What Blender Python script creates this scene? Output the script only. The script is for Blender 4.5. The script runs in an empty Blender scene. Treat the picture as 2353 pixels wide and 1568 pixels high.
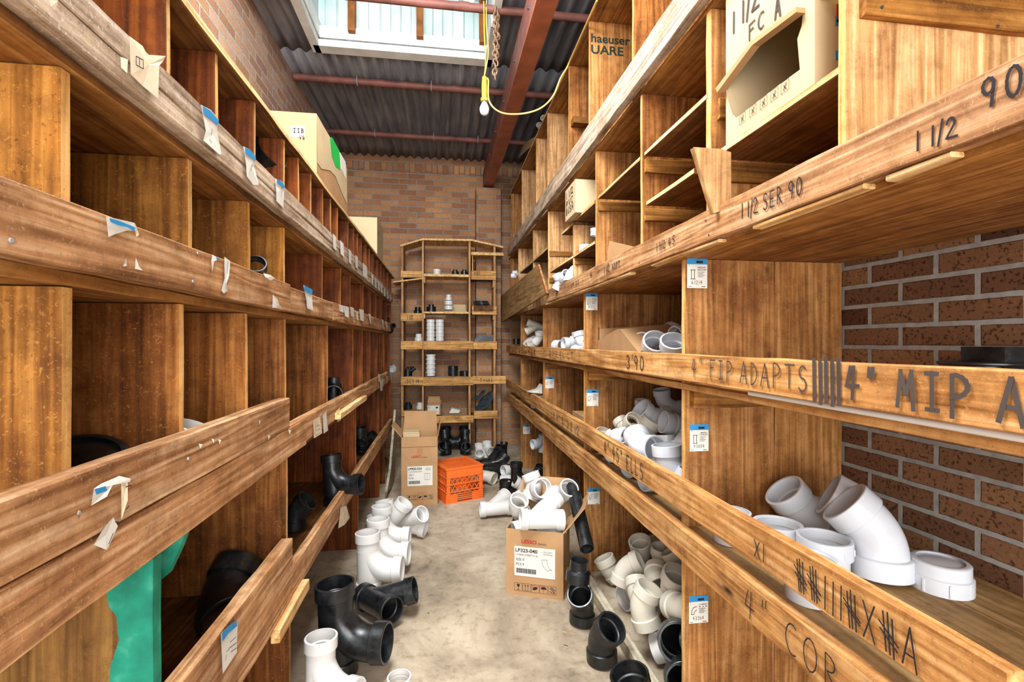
import bpy, math, random
from mathutils import Vector, Matrix, Euler
from math import sin, cos, pi, radians as R, atan, hypot
S = bpy.context.scene
C = S.collection
random.seed(7)
# ------------------------------------------------------------------ camera
F, CX, HY, H = 1100.0, 1176.5, 787.0, 1.30
TH = atan(158.5 / F)
cd = bpy.data.cameras.new('camera'); cam = bpy.data.objects.new('camera', cd); C.objects.link(cam)
cam.location = (0, 0, H); cam.rotation_euler = (pi / 2, 0, -TH)
cd.sensor_width = 36; cd.lens = 36 * F / 2353; cd.shift_y = (HY - 784) / 2353
cd.clip_start = 0.02; S.camera = cam
# ------------------------------------------------------------------ world, lights, exposure
W = bpy.data.worlds.new('world'); S.world = W; W.use_nodes = True
bg = W.node_tree.nodes['Background']; bg.inputs[0].default_value = (0.86, 0.93, 1, 1); bg.inputs[1].default_value = 2.6
def area(name, loc, target, sx, sy, power, col=(1, 1, 1)):
    l = bpy.data.lights.new(name, 'AREA'); l.shape = 'RECTANGLE'; l.size = sx; l.size_y = sy; l.energy = power; l.color = col
    o = bpy.data.objects.new(name, l); C.objects.link(o); o.location = loc
    o.rotation_euler = (Vector(target) - Vector(loc)).to_track_quat('-Z', 'Y').to_euler(); return o
area('rear_fill', (0.08, -1.5, 1.75), (0.12, 3.0, 1.45), 2.4, 2.4, 88, (1, .98, .955))  # soft fill added behind the camera to lift the shade, no fixture there
area('rooflight_daylight', (-0.28, 1.35, 3.40), (0.05, 2.6, 0.4), 1.1, 1.4, 112, (.95, .98, 1))
S.view_settings.view_transform = 'Standard'; S.view_settings.look = 'None'
S.view_settings.exposure = 0.76; S.view_settings.gamma = 1; S.view_settings.use_curve_mapping = False

# ------------------------------------------------------------------ geometry of the place seen through the lens
def ray(px, py):
    xc = (px - CX) / F
    return Vector((xc * cos(TH) + sin(TH), -xc * sin(TH) + cos(TH), (HY - py) / F))
def atX(px, py, X): d = ray(px, py); t = X / d.x; return Vector((0, 0, H)) + d * t
def atY(px, py, Y): d = ray(px, py); t = Y / d.y; return Vector((0, 0, H)) + d * t
def atZ(px, py, Z): d = ray(px, py); t = (Z - H) / d.z; return Vector((0, 0, H)) + d * t
def Yx(px, X): return atX(px, HY, X).y

# ------------------------------------------------------------------ materials
def sr(h):
    h = h.lstrip('#'); v = [int(h[i:i + 2], 16) / 255 for i in (0, 2, 4)]
    return tuple((c / 12.92 if c <= .04045 else ((c + .055) / 1.055) ** 2.4) for c in v) + (1,)
class NT:
    def __init__(s, name):
        s.m = bpy.data.materials.new(name); s.m.use_nodes = True; s.t = s.m.node_tree; s.b = s.t.nodes['Principled BSDF']
    def n(s, typ, **kw):
        n = s.t.nodes.new('ShaderNode' + typ)
        for k, v in kw.items():
            if k.startswith('i_'):
                kk = k[2:]; kk = int(kk) if kk.isdigit() else kk.replace('_', ' ')
                n.inputs[kk].default_value = v
            else: setattr(n, k, v)
        return n
    def l(s, a, ai, b, bi): s.t.links.new(a.outputs[ai], b.inputs[bi])
    def ramp(s, src, so, stops):
        r = s.n('ValToRGB'); e = r.color_ramp.elements
        while len(e) < len(stops): e.new(.5)
        for i, (p, c) in enumerate(stops): e[i].position = p; e[i].color = c
        s.l(src, so, r, 0); return r
    def mix(s, fac, a, b, blend='MIX'):
        m = s.n('MixRGB', blend_type=blend)
        for i, v in enumerate((fac, a, b)):
            if isinstance(v, tuple) and hasattr(v[0], 'outputs'): s.l(v[0], v[1], m, i)
            else: m.inputs[i].default_value = v
        return m
    def coords(s, rnd=9.0):
        tc = s.n('TexCoord'); oi = s.n('ObjectInfo')
        mu = s.n('VectorMath', operation='SCALE'); cb = s.n('CombineXYZ')
        for i in range(3): s.l(oi, 'Random', cb, i)
        s.l(cb, 0, mu, 0); mu.inputs['Scale'].default_value = rnd
        ad = s.n('VectorMath', operation='ADD'); s.l(tc, 'Object', ad, 0); s.l(mu, 0, ad, 1)
        return ad
    def fin(s, col, rough=.6, bump=None, bs=.3, bd=.002, spec=.3):
        if col: s.l(col[0], col[1], s.b, 'Base Color')
        s.b.inputs['Roughness'].default_value = rough; s.b.inputs['Specular IOR Level'].default_value = spec
        if bump:
            bp = s.n('Bump'); bp.inputs['Strength'].default_value = bs; bp.inputs['Distance'].default_value = bd
            s.l(bump[0], bump[1], bp, 'Height'); s.l(bp, 0, s.b, 'Normal')
        return s.m
M = {}
def wood(key, dark, mid, light, axis='y', knots=True, chips=.25, blot=.6, paint=None, var=.25, streak=1.0):
    s = NT(key); co = s.coords()
    sc = {'x': (1.5, 44, 44), 'y': (44, 1.5, 44), 'z': (44, 44, 1.5)}[axis]
    # growth rings: warped bands
    mp = s.n('Mapping'); s.l(co, 0, mp, 0); mp.inputs['Scale'].default_value = sc
    n1 = s.n('TexNoise', i_Scale=1.6 * streak, i_Detail=7.0, i_Roughness=.62, i_Distortion=.6); s.l(mp, 0, n1, 'Vector')
    mp2 = s.n('Mapping'); s.l(co, 0, mp2, 0); mp2.inputs['Scale'].default_value = tuple(v * .32 if v > 2 else v * .55 for v in sc)
    n2 = s.n('TexNoise', i_Scale=1.0, i_Detail=2.0, i_Distortion=.3); s.l(mp2, 0, n2, 'Vector')
    mul = s.n('Math', operation='MULTIPLY'); s.l(n2, 0, mul, 0); mul.inputs[1].default_value = 42.0
    sn = s.n('Math', operation='SINE'); s.l(mul, 0, sn, 0)
    mr = s.n('MapRange'); s.l(sn, 0, mr, 0); mr.inputs[1].default_value = -1; mr.inputs[2].default_value = 1
    mixg = s.mix(.17, (n1, 0), (mr, 0))
    rp = s.ramp(mixg, 0, [(.26, sr(dark)), (.5, sr(mid)), (.76, sr(light))])
    col = rp
    # blotches
    n3 = s.n('TexNoise', i_Scale=4.5, i_Detail=5.0, i_Roughness=.65); s.l(co, 0, n3, 'Vector')
    r3 = s.ramp(n3, 0, [(.36, (.50, .40, .34, 1)), (.52, (1, 1, 1, 1)), (.70, (1.25, 1.2, 1.12, 1))])
    col = s.mix(blot, (col, 0), (r3, 0), 'MULTIPLY')
    n5 = s.n('TexNoise', i_Scale=24.0, i_Detail=8.0, i_Roughness=.72); s.l(co, 0, n5, 'Vector')
    r5 = s.ramp(n5, 0, [(.34, (.62, .58, .54, 1)), (.5, (1, 1, 1, 1)), (.68, (1.16, 1.14, 1.12, 1))])
    col = s.mix(.75, (col, 0), (r5, 0), 'MULTIPLY')
    # chips and scratches
    if chips:
        mpc = s.n('Mapping'); s.l(co, 0, mpc, 0); mpc.inputs['Scale'].default_value = (95, 95, 95); mpc.inputs['Rotation'].default_value = (.5, .8, .3)
        nc = s.n('TexNoise', i_Scale=1.1, i_Detail=4.0, i_Distortion=2.2); s.l(mpc, 0, nc, 'Vector')
        rc = s.ramp(nc, 0, [(.60, (0, 0, 0, 1)), (.68, (chips, chips, chips, 1))])
        col = s.mix((rc, 0), (col, 0), sr(light))
        rd = s.ramp(nc, 0, [(.30, (chips * 1.2, chips * 1.2, chips * 1.2, 1)), (.37, (0, 0, 0, 1))])
        col = s.mix((rd, 0), (col, 0), sr('#3a2210'))
    if knots:
        mk = s.n('Mapping'); s.l(co, 0, mk, 0)
        mk.inputs['Scale'].default_value = {'x': (2.0, 5.5, 5.5), 'y': (5.5, 2.0, 5.5), 'z': (5.5, 5.5, 2.6)}[axis]
        vk = s.n('TexVoronoi', i_Scale=1.0); s.l(mk, 0, vk, 'Vector')
        rk = s.ramp(vk, 0, [(.035, (1, 1, 1, 1)), (.075, (.25, .25, .25, 1)), (.16, (0, 0, 0, 1))])
        col = s.mix((rk, 0), (col, 0), sr('#3b1d0a'))
    # each board has its own tone
    oi = s.n('ObjectInfo'); mv = s.n('MapRange'); s.l(oi, 'Random', mv, 0); mv.inputs[3].default_value = 1 - var; mv.inputs[4].default_value = 1 + var * .6
    hv = s.n('HueSaturation'); s.l(mv, 0, hv, 'Value'); s.l(col, 0, hv, 'Color'); hv.inputs['Saturation'].default_value = 1.04
    col = hv
    if paint:   # old paint, ragged edge towards the back of the board (local x)
        tc = s.n('TexCoord'); sp = s.n('SeparateXYZ'); s.l(tc, 'Object', sp, 0)
        np_ = s.n('TexNoise', i_Scale=9.0, i_Detail=5.0); s.l(tc, 'Object', np_, 'Vector')
        ma = s.n('Math', operation='MULTIPLY_ADD'); s.l(np_, 0, ma, 0); ma.inputs[1].default_value = .09; s.l(sp, 0, ma, 2)
        rr = s.n('Math', operation='GREATER_THAN'); s.l(ma, 0, rr, 0); rr.inputs[1].default_value = -.018
        np2 = s.n('TexNoise', i_Scale=14.0, i_Detail=6.0); s.l(tc, 'Object', np2, 'Vector')
        rp2 = s.ramp(np2, 0, [(.3, sr('#17614f')), (.55, sr('#1f8a6f')), (.75, sr('#5fb39b'))])
        col = s.mix((rr, 0), (col, 0), (rp2, 0))
    ad = s.n('Math', operation='ADD'); s.l(n1, 0, ad, 0); s.l(mr, 0, ad, 1)
    M[key] = s.fin((col, 0), .68, (mixg, 0), .55, .0016, .25)
wood('rail', '#6a4426', '#b0825a', '#d8ba96', 'y', blot=.55, chips=.3, var=.12)
wood('rail_lit', '#6c5a4c', '#b29c84', '#dcd0c2', 'y', blot=.5, chips=.5, var=.08, streak=1.3)  # paler rail wood: whitening by light on the upper rails put into colour
wood('rail_orange', '#80502a', '#bd8a55', '#dfb884', 'y', blot=.5, chips=.3, var=.1)
wood('rail_x', '#8a5c2c', '#c9975a', '#e2bd86', 'x', blot=.4, var=.15)
wood('panel', '#52300f', '#8a552c', '#b07c46', 'z', blot=.8, chips=.55, var=.2)
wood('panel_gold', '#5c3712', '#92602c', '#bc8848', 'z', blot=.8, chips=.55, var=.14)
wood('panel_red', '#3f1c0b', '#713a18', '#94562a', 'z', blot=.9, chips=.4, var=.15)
wood('panel_right', '#6c4624', '#9e6c3e', '#c09464', 'z', blot=.7, chips=.4, var=.14)
wood('ply', '#603e1e', '#9a6a3a', '#c0935c', 'y', blot=.6, chips=.2, var=.12, knots=False)
wood('ply_light', '#845e38', '#b98c5e', '#dab98c', 'z', blot=.35, chips=.2, var=.14)
wood('ply_dark', '#3e2612', '#704a28', '#93683c', 'y', blot=.8, chips=.2, var=.12, knots=False)
wood('cleat', '#4f3015', '#8f602f', '#b5844a', 'x', blot=.6, chips=.3, var=.25)
wood('edge', '#a8743e', '#d3a566', '#eccb94', 'z', blot=.35, chips=.3, var=.1, knots=False)
wood('edge_y', '#a8743e', '#d9b27c', '#f0d8ac', 'y', blot=.3, chips=.3, var=.1, knots=False)
wood('green', '#4a3216', '#6e4e2a', '#8c6a3a', 'z', paint=True, knots=False)
wood('pale', '#8d8470', '#b5ab94', '#cdc5b0', 'y', blot=.4, chips=.3, var=.1, knots=False)
wood('pier', '#62482a', '#9a7a50', '#b4966c', 'y', blot=.3, chips=.2, var=.1, knots=True, streak=.5)

def plain(key, col, rough=.5, spec=.4, noise=.12, scale=12, emis=None, bump=0):
    s = NT(key); co = s.coords()
    n = s.n('TexNoise', i_Scale=float(scale), i_Detail=5.0); s.l(co, 0, n, 'Vector')
    c = sr(col); lo = tuple(v * (1 - noise * 2) for v in c[:3]) + (1,); hi = tuple(min(1, v * (1 + noise)) for v in c[:3]) + (1,)
    r = s.ramp(n, 0, [(.3, lo), (.7, hi)])
    M[key] = s.fin((r, 0), rough, (n, 0) if bump else None, bump, .002, spec)
    if emis:
        s.b.inputs['Emission Color'].default_value = sr(col); s.b.inputs['Emission Strength'].default_value = emis
plain('pvc', '#d6d4d0', .28, .5, .03)
plain('pvc_old', '#cdc6b6', .38, .45, .05)
plain('pvc_cool', '#ced2d8', .25, .5, .03)
def blackmat():
    s = NT('abs'); co = s.coords()
    n = s.n('TexNoise', i_Scale=16.0, i_Detail=7.0, i_Roughness=.7); s.l(co, 0, n, 'Vector')
    r = s.ramp(n, 0, [(.35, sr('#0c0d0e')), (.6, sr('#1d2022')), (.8, sr('#4a4e50'))])
    M['abs'] = s.fin((r, 0), .32, None, 0, 0, .55)
    rr = s.ramp(n, 0, [(.3, (.2, .2, .2, 1)), (.75, (.55, .55, .55, 1))]); s.l(rr, 0, s.b, 'Roughness')
blackmat()
plain('card', '#ad8760', .85, .1, .06, 8, bump=.15)
plain('card_pale', '#bfa985', .85, .1, .05, 8, bump=.15)
plain('card_in', '#a88452', .9, .1, .06, 8)
plain('paper', '#d6d2c8', .8, .1, .06, 14)
plain('paper_old', '#dccbae', .85, .1, .1, 20)
plain('blue', '#2f87bd', .6, .2, .08)
plain('ink', '#2e2a2c', .7, .1, .05)
plain('ink_soft', '#4c4340', .8, .1, .1)
plain('ink_green', '#27332c', .8, .1, .1)
plain('red', '#b8281f', .6, .2, .06)
plain('green_mark', '#22b04a', .6, .2, .1)
plain('crate', '#f2702c', .35, .5, .06)
plain('yellow', '#e0b428', .45, .4, .08)
plain('cord', '#dcb565', .5, .4, .08)
plain('bulb', '#f4f4f2', .25, .5, .02)
plain('bulb_base', '#6d6a64', .3, .6, .1)
plain('beam', '#a85f42', .5, .4, .15, 9)
plain('beam_dark', '#805046', .55, .35, .2, 9)
plain('chain', '#8a6a4e', .6, .4, .25, 40)
plain('metal', '#8f9698', .35, .6, .1)
plain('screw', '#3d4046', .4, .5, .1)
plain('skyframe', '#dfe4e0', .6, .3, .07, 10)
plain('skywood', '#8f5a2e', .7, .2, .2, 14)
plain('bag', '#c3cacd', .15, .6, .15, 10)
plain('tape', '#a9774a', .4, .4, .08)
plain('disc_blue', '#3d4a50', .3, .5, .1)
plain('dirt', '#6a4a30', .95, .05, .3, 30)
plain('mustard', '#d5c12c', .5, .4, .05)

def corrug():
    s = NT('roof_sheet'); co = s.coords(0)
    mp = s.n('Mapping'); s.l(co, 0, mp, 0); mp.inputs['Scale'].default_value = (14, 1.2, 14)
    n = s.n('TexNoise', i_Scale=1.3, i_Detail=8.0, i_Roughness=.7); s.l(mp, 0, n, 'Vector')
    r = s.ramp(n, 0, [(.28, sr('#5c5e66')), (.52, sr('#85878d')), (.76, sr('#aaa9a6'))])
    n2 = s.n('TexNoise', i_Scale=2.2, i_Detail=6.0); s.l(co, 0, n2, 'Vector')
    r2 = s.ramp(n2, 0, [(.35, (.78, .78, .82, 1)), (.65, (1.08, 1.06, 1.03, 1))])
    m = s.mix(.8, (r, 0), (r2, 0), 'MULTIPLY')
    M['roof_sheet'] = s.fin((m, 0), .8, (n, 0), .3, .003, .2)
corrug()
def skysheet():
    s = NT('skylight_sheet')
    tc = s.n('TexCoord'); n = s.n('TexNoise', i_Scale=3.0, i_Detail=4.0); s.l(tc, 'Object', n, 'Vector')
    r = s.ramp(n, 0, [(.3, sr('#a4bcbc')), (.7, sr('#d2dede'))])
    s.l(r, 0, s.b, 'Emission Color'); s.b.inputs['Emission Strength'].default_value = .07
    M['skylight_sheet'] = s.fin((r, 0), .6)
skysheet()
def concrete():
    s = NT('concrete'); co = s.coords(0)
    n = s.n('TexNoise', i_Scale=2.1, i_Detail=9.0, i_Roughness=.68, i_Distortion=.6); s.l(co, 0, n, 'Vector')
    r = s.ramp(n, 0, [(.30, sr('#786c5c')), (.47, sr('#a4947e')), (.58, sr('#b8a992')), (.74, sr('#d5c8b0'))])
    n2 = s.n('TexNoise', i_Scale=19.0, i_Detail=6.0, i_Roughness=.7); s.l(co, 0, n2, 'Vector')
    r2 = s.ramp(n2, 0, [(.33, (.62, .58, .52, 1)), (.48, (1, 1, 1, 1)), (.62, (1, 1, 1, 1)), (.72, (1.3, 1.26, 1.15, 1))])
    m = s.mix(.85, (r, 0), (r2, 0), 'MULTIPLY')
    n3 = s.n('TexNoise', i_Scale=.9, i_Detail=2.0); s.l(co, 0, n3, 'Vector')
    r3 = s.ramp(n3, 0, [(.40, (.82, .80, .78, 1)), (.6, (1.05, 1.05, 1.05, 1))])
    m = s.mix(.9, (m, 0), (r3, 0), 'MULTIPLY')
    v = s.n('TexVoronoi', i_Scale=9.0); s.l(co, 0, v, 'Vector')
    rv = s.ramp(v, 0, [(.012, (.15, .12, .1, 1)), (.03, (1, 1, 1, 1))])
    m = s.mix(.8, (m, 0), (rv, 0), 'MULTIPLY')
    M['concrete'] = s.fin((m, 0), .75, (n2, 0), .25, .003, .3)
concrete()
def brick(key, plane, c1, c2, mortar, dark, rot=False, speck=.8):
    s = NT(key); tc = s.n('TexCoord'); sp = s.n('SeparateXYZ'); s.l(tc, 'Object', sp, 0); cb = s.n('CombineXYZ')
    a, b = ('Y', 'Z') if plane == 'yz' else ('X', 'Z')
    if rot: a, b = b, a
    s.l(sp, a, cb, 0); s.l(sp, b, cb, 1)
    br = s.n('TexBrick', i_Scale=1.0, i_Mortar_Size=(.0085 if speck > .5 else .006), i_Mortar_Smooth=.25, i_Bias=-.1, i_Brick_Width=.2135, i_Row_Height=.0677)
    br.offset = .5; br.inputs['Color1'].default_value = (0, 0, 0, 1); br.inputs['Color2'].default_value = (1, 1, 1, 1); br.inputs['Mortar'].default_value = (.5, .5, .5, 1)
    nw = s.n('TexNoise', i_Scale=25.0, i_Detail=3.0); s.l(tc, 'Object', nw, 'Vector')
    mw = s.n('VectorMath', operation='SCALE'); s.l(nw, 1, mw, 0); mw.inputs['Scale'].default_value = .004
    aw = s.n('VectorMath', operation='ADD'); s.l(cb, 0, aw, 0); s.l(mw, 0, aw, 1); s.l(aw, 0, br, 'Vector')
    rp = s.ramp(br, 0, [(0, sr(c1)), (.35, sr(c2)), (.65, sr('#a9805f' if speck < .5 else '#8e6a4a')), (1, sr(dark))])
    n = s.n('TexNoise', i_Scale=110.0, i_Detail=3.0); s.l(tc, 'Object', n, 'Vector')
    rs = s.ramp(n, 0, [(.36, (.22, .16, .13, 1)), (.44, (1, 1, 1, 1)), (.62, (1.05, 1, .95, 1)), (.7, (1.35, 1.3, 1.2, 1))])
    m = s.mix(speck, (rp, 0), (rs, 0), 'MULTIPLY')
    nb = s.n('TexNoise', i_Scale=1.7, i_Detail=3.0); s.l(tc, 'Object', nb, 'Vector')
    rb = s.ramp(nb, 0, [(.35, (.72, .7, .7, 1)), (.65, (1.15, 1.15, 1.12, 1))])
    m = s.mix(.8, (m, 0), (rb, 0), 'MULTIPLY')
    nm = s.n('TexNoise', i_Scale=40.0, i_Detail=4.0); s.l(tc, 'Object', nm, 'Vector')
    rm = s.ramp(nm, 0, [(.3, tuple(v * .7 for v in sr(mortar)[:3]) + (1,)), (.7, sr(mortar))])
    m2 = s.mix((br, 1), (m, 0), (rm, 0))
    inv = s.n('Math', operation='SUBTRACT'); inv.inputs[0].default_value = 1; s.l(br, 1, inv, 1)
    M[key] = s.fin((m2, 0), .85, (inv, 0), .9, .006, .15)
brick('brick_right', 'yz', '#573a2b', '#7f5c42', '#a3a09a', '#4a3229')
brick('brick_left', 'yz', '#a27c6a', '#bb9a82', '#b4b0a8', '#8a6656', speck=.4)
brick('brick_back', 'xz', '#94674c', '#b08058', '#96928a', '#7c4c3a', speck=.4)
brick('brick_header', 'xz', '#a06c4c', '#b8885e', '#77736c', '#6e4434', rot=True, speck=.4)

# ------------------------------------------------------------------ mesh helpers
class MB:
    def __init__(s): s.v = []; s.f = []; s.m = []; s.sph = []
    def add(s, vs, fs, mi=0):
        b = len(s.v); s.v += [tuple(v) for v in vs]; s.f += [tuple(b + i for i in f) for f in fs]; s.m += [mi] * len(fs); return s
    def box(s, x0, x1, y0, y1, z0, z1, mi=0, mat=None):
        vs = [Vector((x, y, z)) for z in (z0, z1) for y in (y0, y1) for x in (x0, x1)]
        if mat: vs = [mat @ v for v in vs]
        return s.add(vs, [(0, 2, 3, 1), (4, 5, 7, 6), (0, 1, 5, 4), (2, 6, 7, 3), (0, 4, 6, 2), (1, 3, 7, 5)], mi)
    def plank(s, b, ax, seg=.11, jit=.0012, ch=.0022, cap=0):
        # b=(x0,x1,y0,y1,z0,z1): chamfered board with a slightly uneven outline; cap -> material index 1 on the narrow edge faces
        lo = [b[0], b[2], b[4]]; hi = [b[1], b[3], b[5]]; a = 'xyz'.index(ax); u, w = [i for i in range(3) if i != a]
        n = max(1, int((hi[a] - lo[a]) / seg)); L = hi[a] - lo[a]; rings = []
        c = min(ch, (hi[u] - lo[u]) * .25, (hi[w] - lo[w]) * .25)
        for i in range(n + 1):
            t = lo[a] + L * i / n; j = lambda: random.uniform(-jit, jit)
            U0, U1, W0, W1 = lo[u] + j(), hi[u] + j(), lo[w] + j(), hi[w] + j()
            pr = [(U0 + c, W0), (U1 - c, W0), (U1, W0 + c), (U1, W1 - c), (U1 - c, W1), (U0 + c, W1), (U0, W1 - c), (U0, W0 + c)]
            ring = []
            for (p, q) in pr:
                v = [0, 0, 0]; v[a] = t; v[u] = p; v[w] = q; ring.append(v)
            rings.append(ring)
        vs = [v for r in rings for v in r]; fs = []
        for i in range(n):
            for k in range(8):
                k2 = (k + 1) % 8; fs.append((i * 8 + k, i * 8 + k2, (i + 1) * 8 + k2, (i + 1) * 8 + k))
        fs.append(tuple(range(7, -1, -1))); fs.append(tuple(n * 8 + k for k in range(8)))
        if (a, u, w) in ((1, 0, 2),): fs = [f[::-1] for f in fs]
        return s.add(vs, fs)
    def poly(s, pts, d, mi=0):
        # polygon (list of 3-D points) extruded by vector d
        n = len(pts); d = Vector(d); vs = [Vector(p) for p in pts] + [Vector(p) + d for p in pts]
        fs = [tuple(range(n)), tuple(range(2 * n - 1, n - 1, -1))] + [(i, i + n, (i + 1) % n + n, (i + 1) % n) for i in range(n)]
        return s.add(vs, fs, mi)
    def quad(s, a, b, c, d, mi=0): return s.add([a, b, c, d], [(0, 1, 2, 3)], mi)
    def tube(s, st, seg=24, wall=None, mi=0, capped=False):
        # st: list of (pos, tangent, radius) ; hollow when wall is given
        t0 = Vector(st[0][1]).normalized(); up = Vector((0, 0, 1)) if abs(t0.z) < .9 else Vector((0, 1, 0))
        n = t0.cross(up).normalized(); fr = []
        pt = t0
        for (p, t, r) in st:
            t = Vector(t).normalized(); q = pt.rotation_difference(t); n = (q @ n).normalized(); n = (n - t * n.dot(t)).normalized(); pt = t
            fr.append((Vector(p), n.copy(), t.cross(n), r))
        rings = [(p, a, b, r) for (p, a, b, r) in fr]; s.sph += [(p, r) for (p, a, b, r) in fr]
        if wall: rings += [(p, a, b, max(r - wall, .0008)) for (p, a, b, r) in reversed(fr)]
        vs = []; N = len(rings)
        for (p, a, b, r) in rings:
            for k in range(seg):
                an = 2 * pi * k / seg; vs.append(p + a * (r * cos(an)) + b * (r * sin(an)))
        fs = []
        for i in range(N if wall else N - 1):
            j = (i + 1) % N
            for k in range(seg):
                k2 = (k + 1) % seg; fs.append((i * seg + k, i * seg + k2, j * seg + k2, j * seg + k))
        if not wall:
            fs.append(tuple(range(seg - 1, -1, -1))); fs.append(tuple((N - 1) * seg + k for k in range(seg)))
        return s.add(vs, fs, mi)
    def mesh(s, name, mats, smooth=False, recalc=True):
        me = bpy.data.meshes.new(name); me.from_pydata(s.v, [], s.f)
        for m in (mats if isinstance(mats, (list, tuple)) else [mats]): me.materials.append(M[m] if isinstance(m, str) else m)
        me.polygons.foreach_set('material_index', s.m)
        if recalc:
            import bmesh
            bm = bmesh.new(); bm.from_mesh(me); bmesh.ops.recalc_face_normals(bm, faces=bm.faces); bm.to_mesh(me); bm.free()
        if smooth:
            me.polygons.foreach_set('use_smooth', [True] * len(me.polygons))
            try: me.set_sharp_from_angle(angle=R(38))
            except Exception: pass
        me.update(); return me
    def build(s, name, mats, parent=None, smooth=False, center=True, origin=None):
        me = s.mesh(name, mats, smooth); o = bpy.data.objects.new(name, me); C.objects.link(o)
        if center:
            if origin is None:
                xs = [v[0] for v in s.v]; ys = [v[1] for v in s.v]; zs = [v[2] for v in s.v]
                origin = Vector(((min(xs) + max(xs)) / 2, (min(ys) + max(ys)) / 2, (min(zs) + max(zs)) / 2))
            origin = Vector(origin); me.transform(Matrix.Translation(-origin)); o.location = origin
        if parent:
            o.parent = parent
            pw = Vector((0, 0, 0)); q = parent
            while q: pw += q.location; q = q.parent
            if center: o.location = origin - pw
        return o
LABELS = {}
def tag(o, label, cat, group=None, kind=None):
    if label:
        assert group or label not in LABELS, label
        LABELS[label] = 1; o['label'] = label
    if cat: o['category'] = cat
    if group: o['group'] = group
    if kind: o['kind'] = kind
    return o
def empty(name, loc, label, cat, group=None, rz=0):
    o = bpy.data.objects.new(name, None); C.objects.link(o); o.location = loc; o.rotation_euler = (0, 0, rz); o.empty_display_size = .1
    return tag(o, label, cat, group)
def struct(name, mb, mat, smooth=False):
    o = mb.build(name, mat, smooth=smooth, center=False); o['kind'] = 'structure'; return o

# ------------------------------------------------------------------ stroke lettering
def arc(cx, cy, rx, ry, a0, a1, n=8): return [(cx + rx * cos(R(a0 + (a1 - a0) * i / n)), cy + ry * sin(R(a0 + (a1 - a0) * i / n))) for i in range(n + 1)]
G = {
 '0': [arc(.5, .5, .4, .5, 90, 450, 14)], '1': [[(.5, 1), (.45, 0)]], '2': [arc(.45, .72, .35, .28, 170, -20, 7) + [(.1, .05), (1, .0)]],
 '3': [arc(.4, .75, .35, .25, 150, -80, 7) + arc(.4, .25, .42, .27, 80, -150, 7)], '4': [[(.35, 1), (.05, .4), (.95, .42)], [(.62, 1), (.5, 0)]],
 '5': [[(.9, 1), (.25, 1), (.2, .6)] + arc(.4, .32, .42, .3, 100, -140, 7)], '6': [arc(.6, .5, .45, .5, 100, 200, 5) + arc(.45, .25, .35, .25, 180, 540, 10)],
 '8': [arc(.5, .75, .3, .25, -90, 270, 10), arc(.5, .25, .38, .25, 90, 450, 10)], '7': [[(0, 1), (.9, 1), (.3, 0)]],
 '9': [arc(.45, .72, .35, .27, 20, 380, 10) + [(.75, .6), (.62, 0)]],
 '/': [[(.9, 1.1), (.1, -.15)]], '"': [[(.3, 1.05), (.26, .8)], [(.6, 1.05), (.56, .8)]], "'": [[(.4, 1.05), (.36, .8)]], '°': [arc(.4, .9, .2, .14, 0, 360, 8)],
 '-': [[(.1, .5), (.8, .52)]], '|': [[(.4, 1.08), (.55, -.05)]], '.': [[(.4, 0), (.45, .05)]],
 'A': [[(0, 0), (.5, 1), (.95, -.05)], [(.15, .35), (.8, .35)]], 'B': [[(.1, 0), (.1, 1)] + arc(.2, .76, .5, .24, 90, -90, 6) + arc(.2, .26, .6, .26, 90, -90, 6)],
 'C': [arc(.6, .5, .5, .5, 55, 300, 10)], 'D': [[(.1, 0), (.12, 1)] + arc(.15, .5, .7, .5, 90, -90, 8)], 'E': [[(.9, 1), (.1, 1), (.1, 0), (.9, 0)], [(.1, .5), (.7, .5)]],
 'F': [[(.1, 0), (.1, 1), (.95, 1)], [(.1, .55), (.7, .55)]], 'H': [[(.1, 0), (.1, 1)], [(.85, 0), (.85, 1)], [(.1, .5), (.85, .5)]], 'I': [[(.5, 0), (.5, 1)], [(.2, 1), (.8, 1)], [(.2, 0), (.8, 0)]],
 'J': [[(.7, 1), (.7, .2)] + arc(.4, .2, .3, .2, 0, -160, 5)], 'K': [[(.15, 1), (.1, 0)], [(.8, 1), (.15, .45), (.9, 0)]], 'L': [[(.1, 1), (.1, 0), (.8, .05)]],
 'M': [[(0, 0), (.2, 1), (.5, .35), (.85, 1), (.95, -.05)]], 'N': [[(.1, 0), (.1, 1), (.85, 0), (.85, 1)]], 'O': [arc(.5, .5, .45, .5, 90, 450, 14)],
 'P': [[(.1, -.05), (.1, 1)] + arc(.2, .74, .65, .28, 80, -90, 7) + [(.1, .45)]], 'R': [[(.1, 0), (.1, 1)] + arc(.2, .75, .5, .25, 90, -90, 6) + [(.85, 0)]],
 'S': [arc(.5, .75, .35, .25, 40, 260, 7) + arc(.45, .25, .4, .27, 80, -150, 7)], 'T': [[(0, 1), (1, 1)], [(.5, 1), (.5, 0)]], 'U': [[(.1, 1), (.1, .3)] + arc(.5, .3, .4, .3, 180, 360, 6) + [(.9, 1)]],
 'V': [[(0, 1), (.45, 0), (.95, 1)]], 'W': [[(0, 1), (.25, 0), (.5, .7), (.75, 0), (1, 1)]], 'X': [[(0, 1), (.9, 0)], [(.9, 1), (.05, 0)]], 'Y': [[(0, 1), (.45, .5), (.9, 1)], [(.45, .5), (.4, 0)]],
 '#': [[(.1, 1), (.35, 0)], [(.4, 1.05), (.6, .0)], [(.75, 1), (.9, 0)], [(-.2, .75), (1.2, .35)], [(-.1, .55), (1.15, .2)]],
 '~': [[(0, .3), (.3, .6), (.5, .2), (.7, .7), (1, .3)]]}
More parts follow.
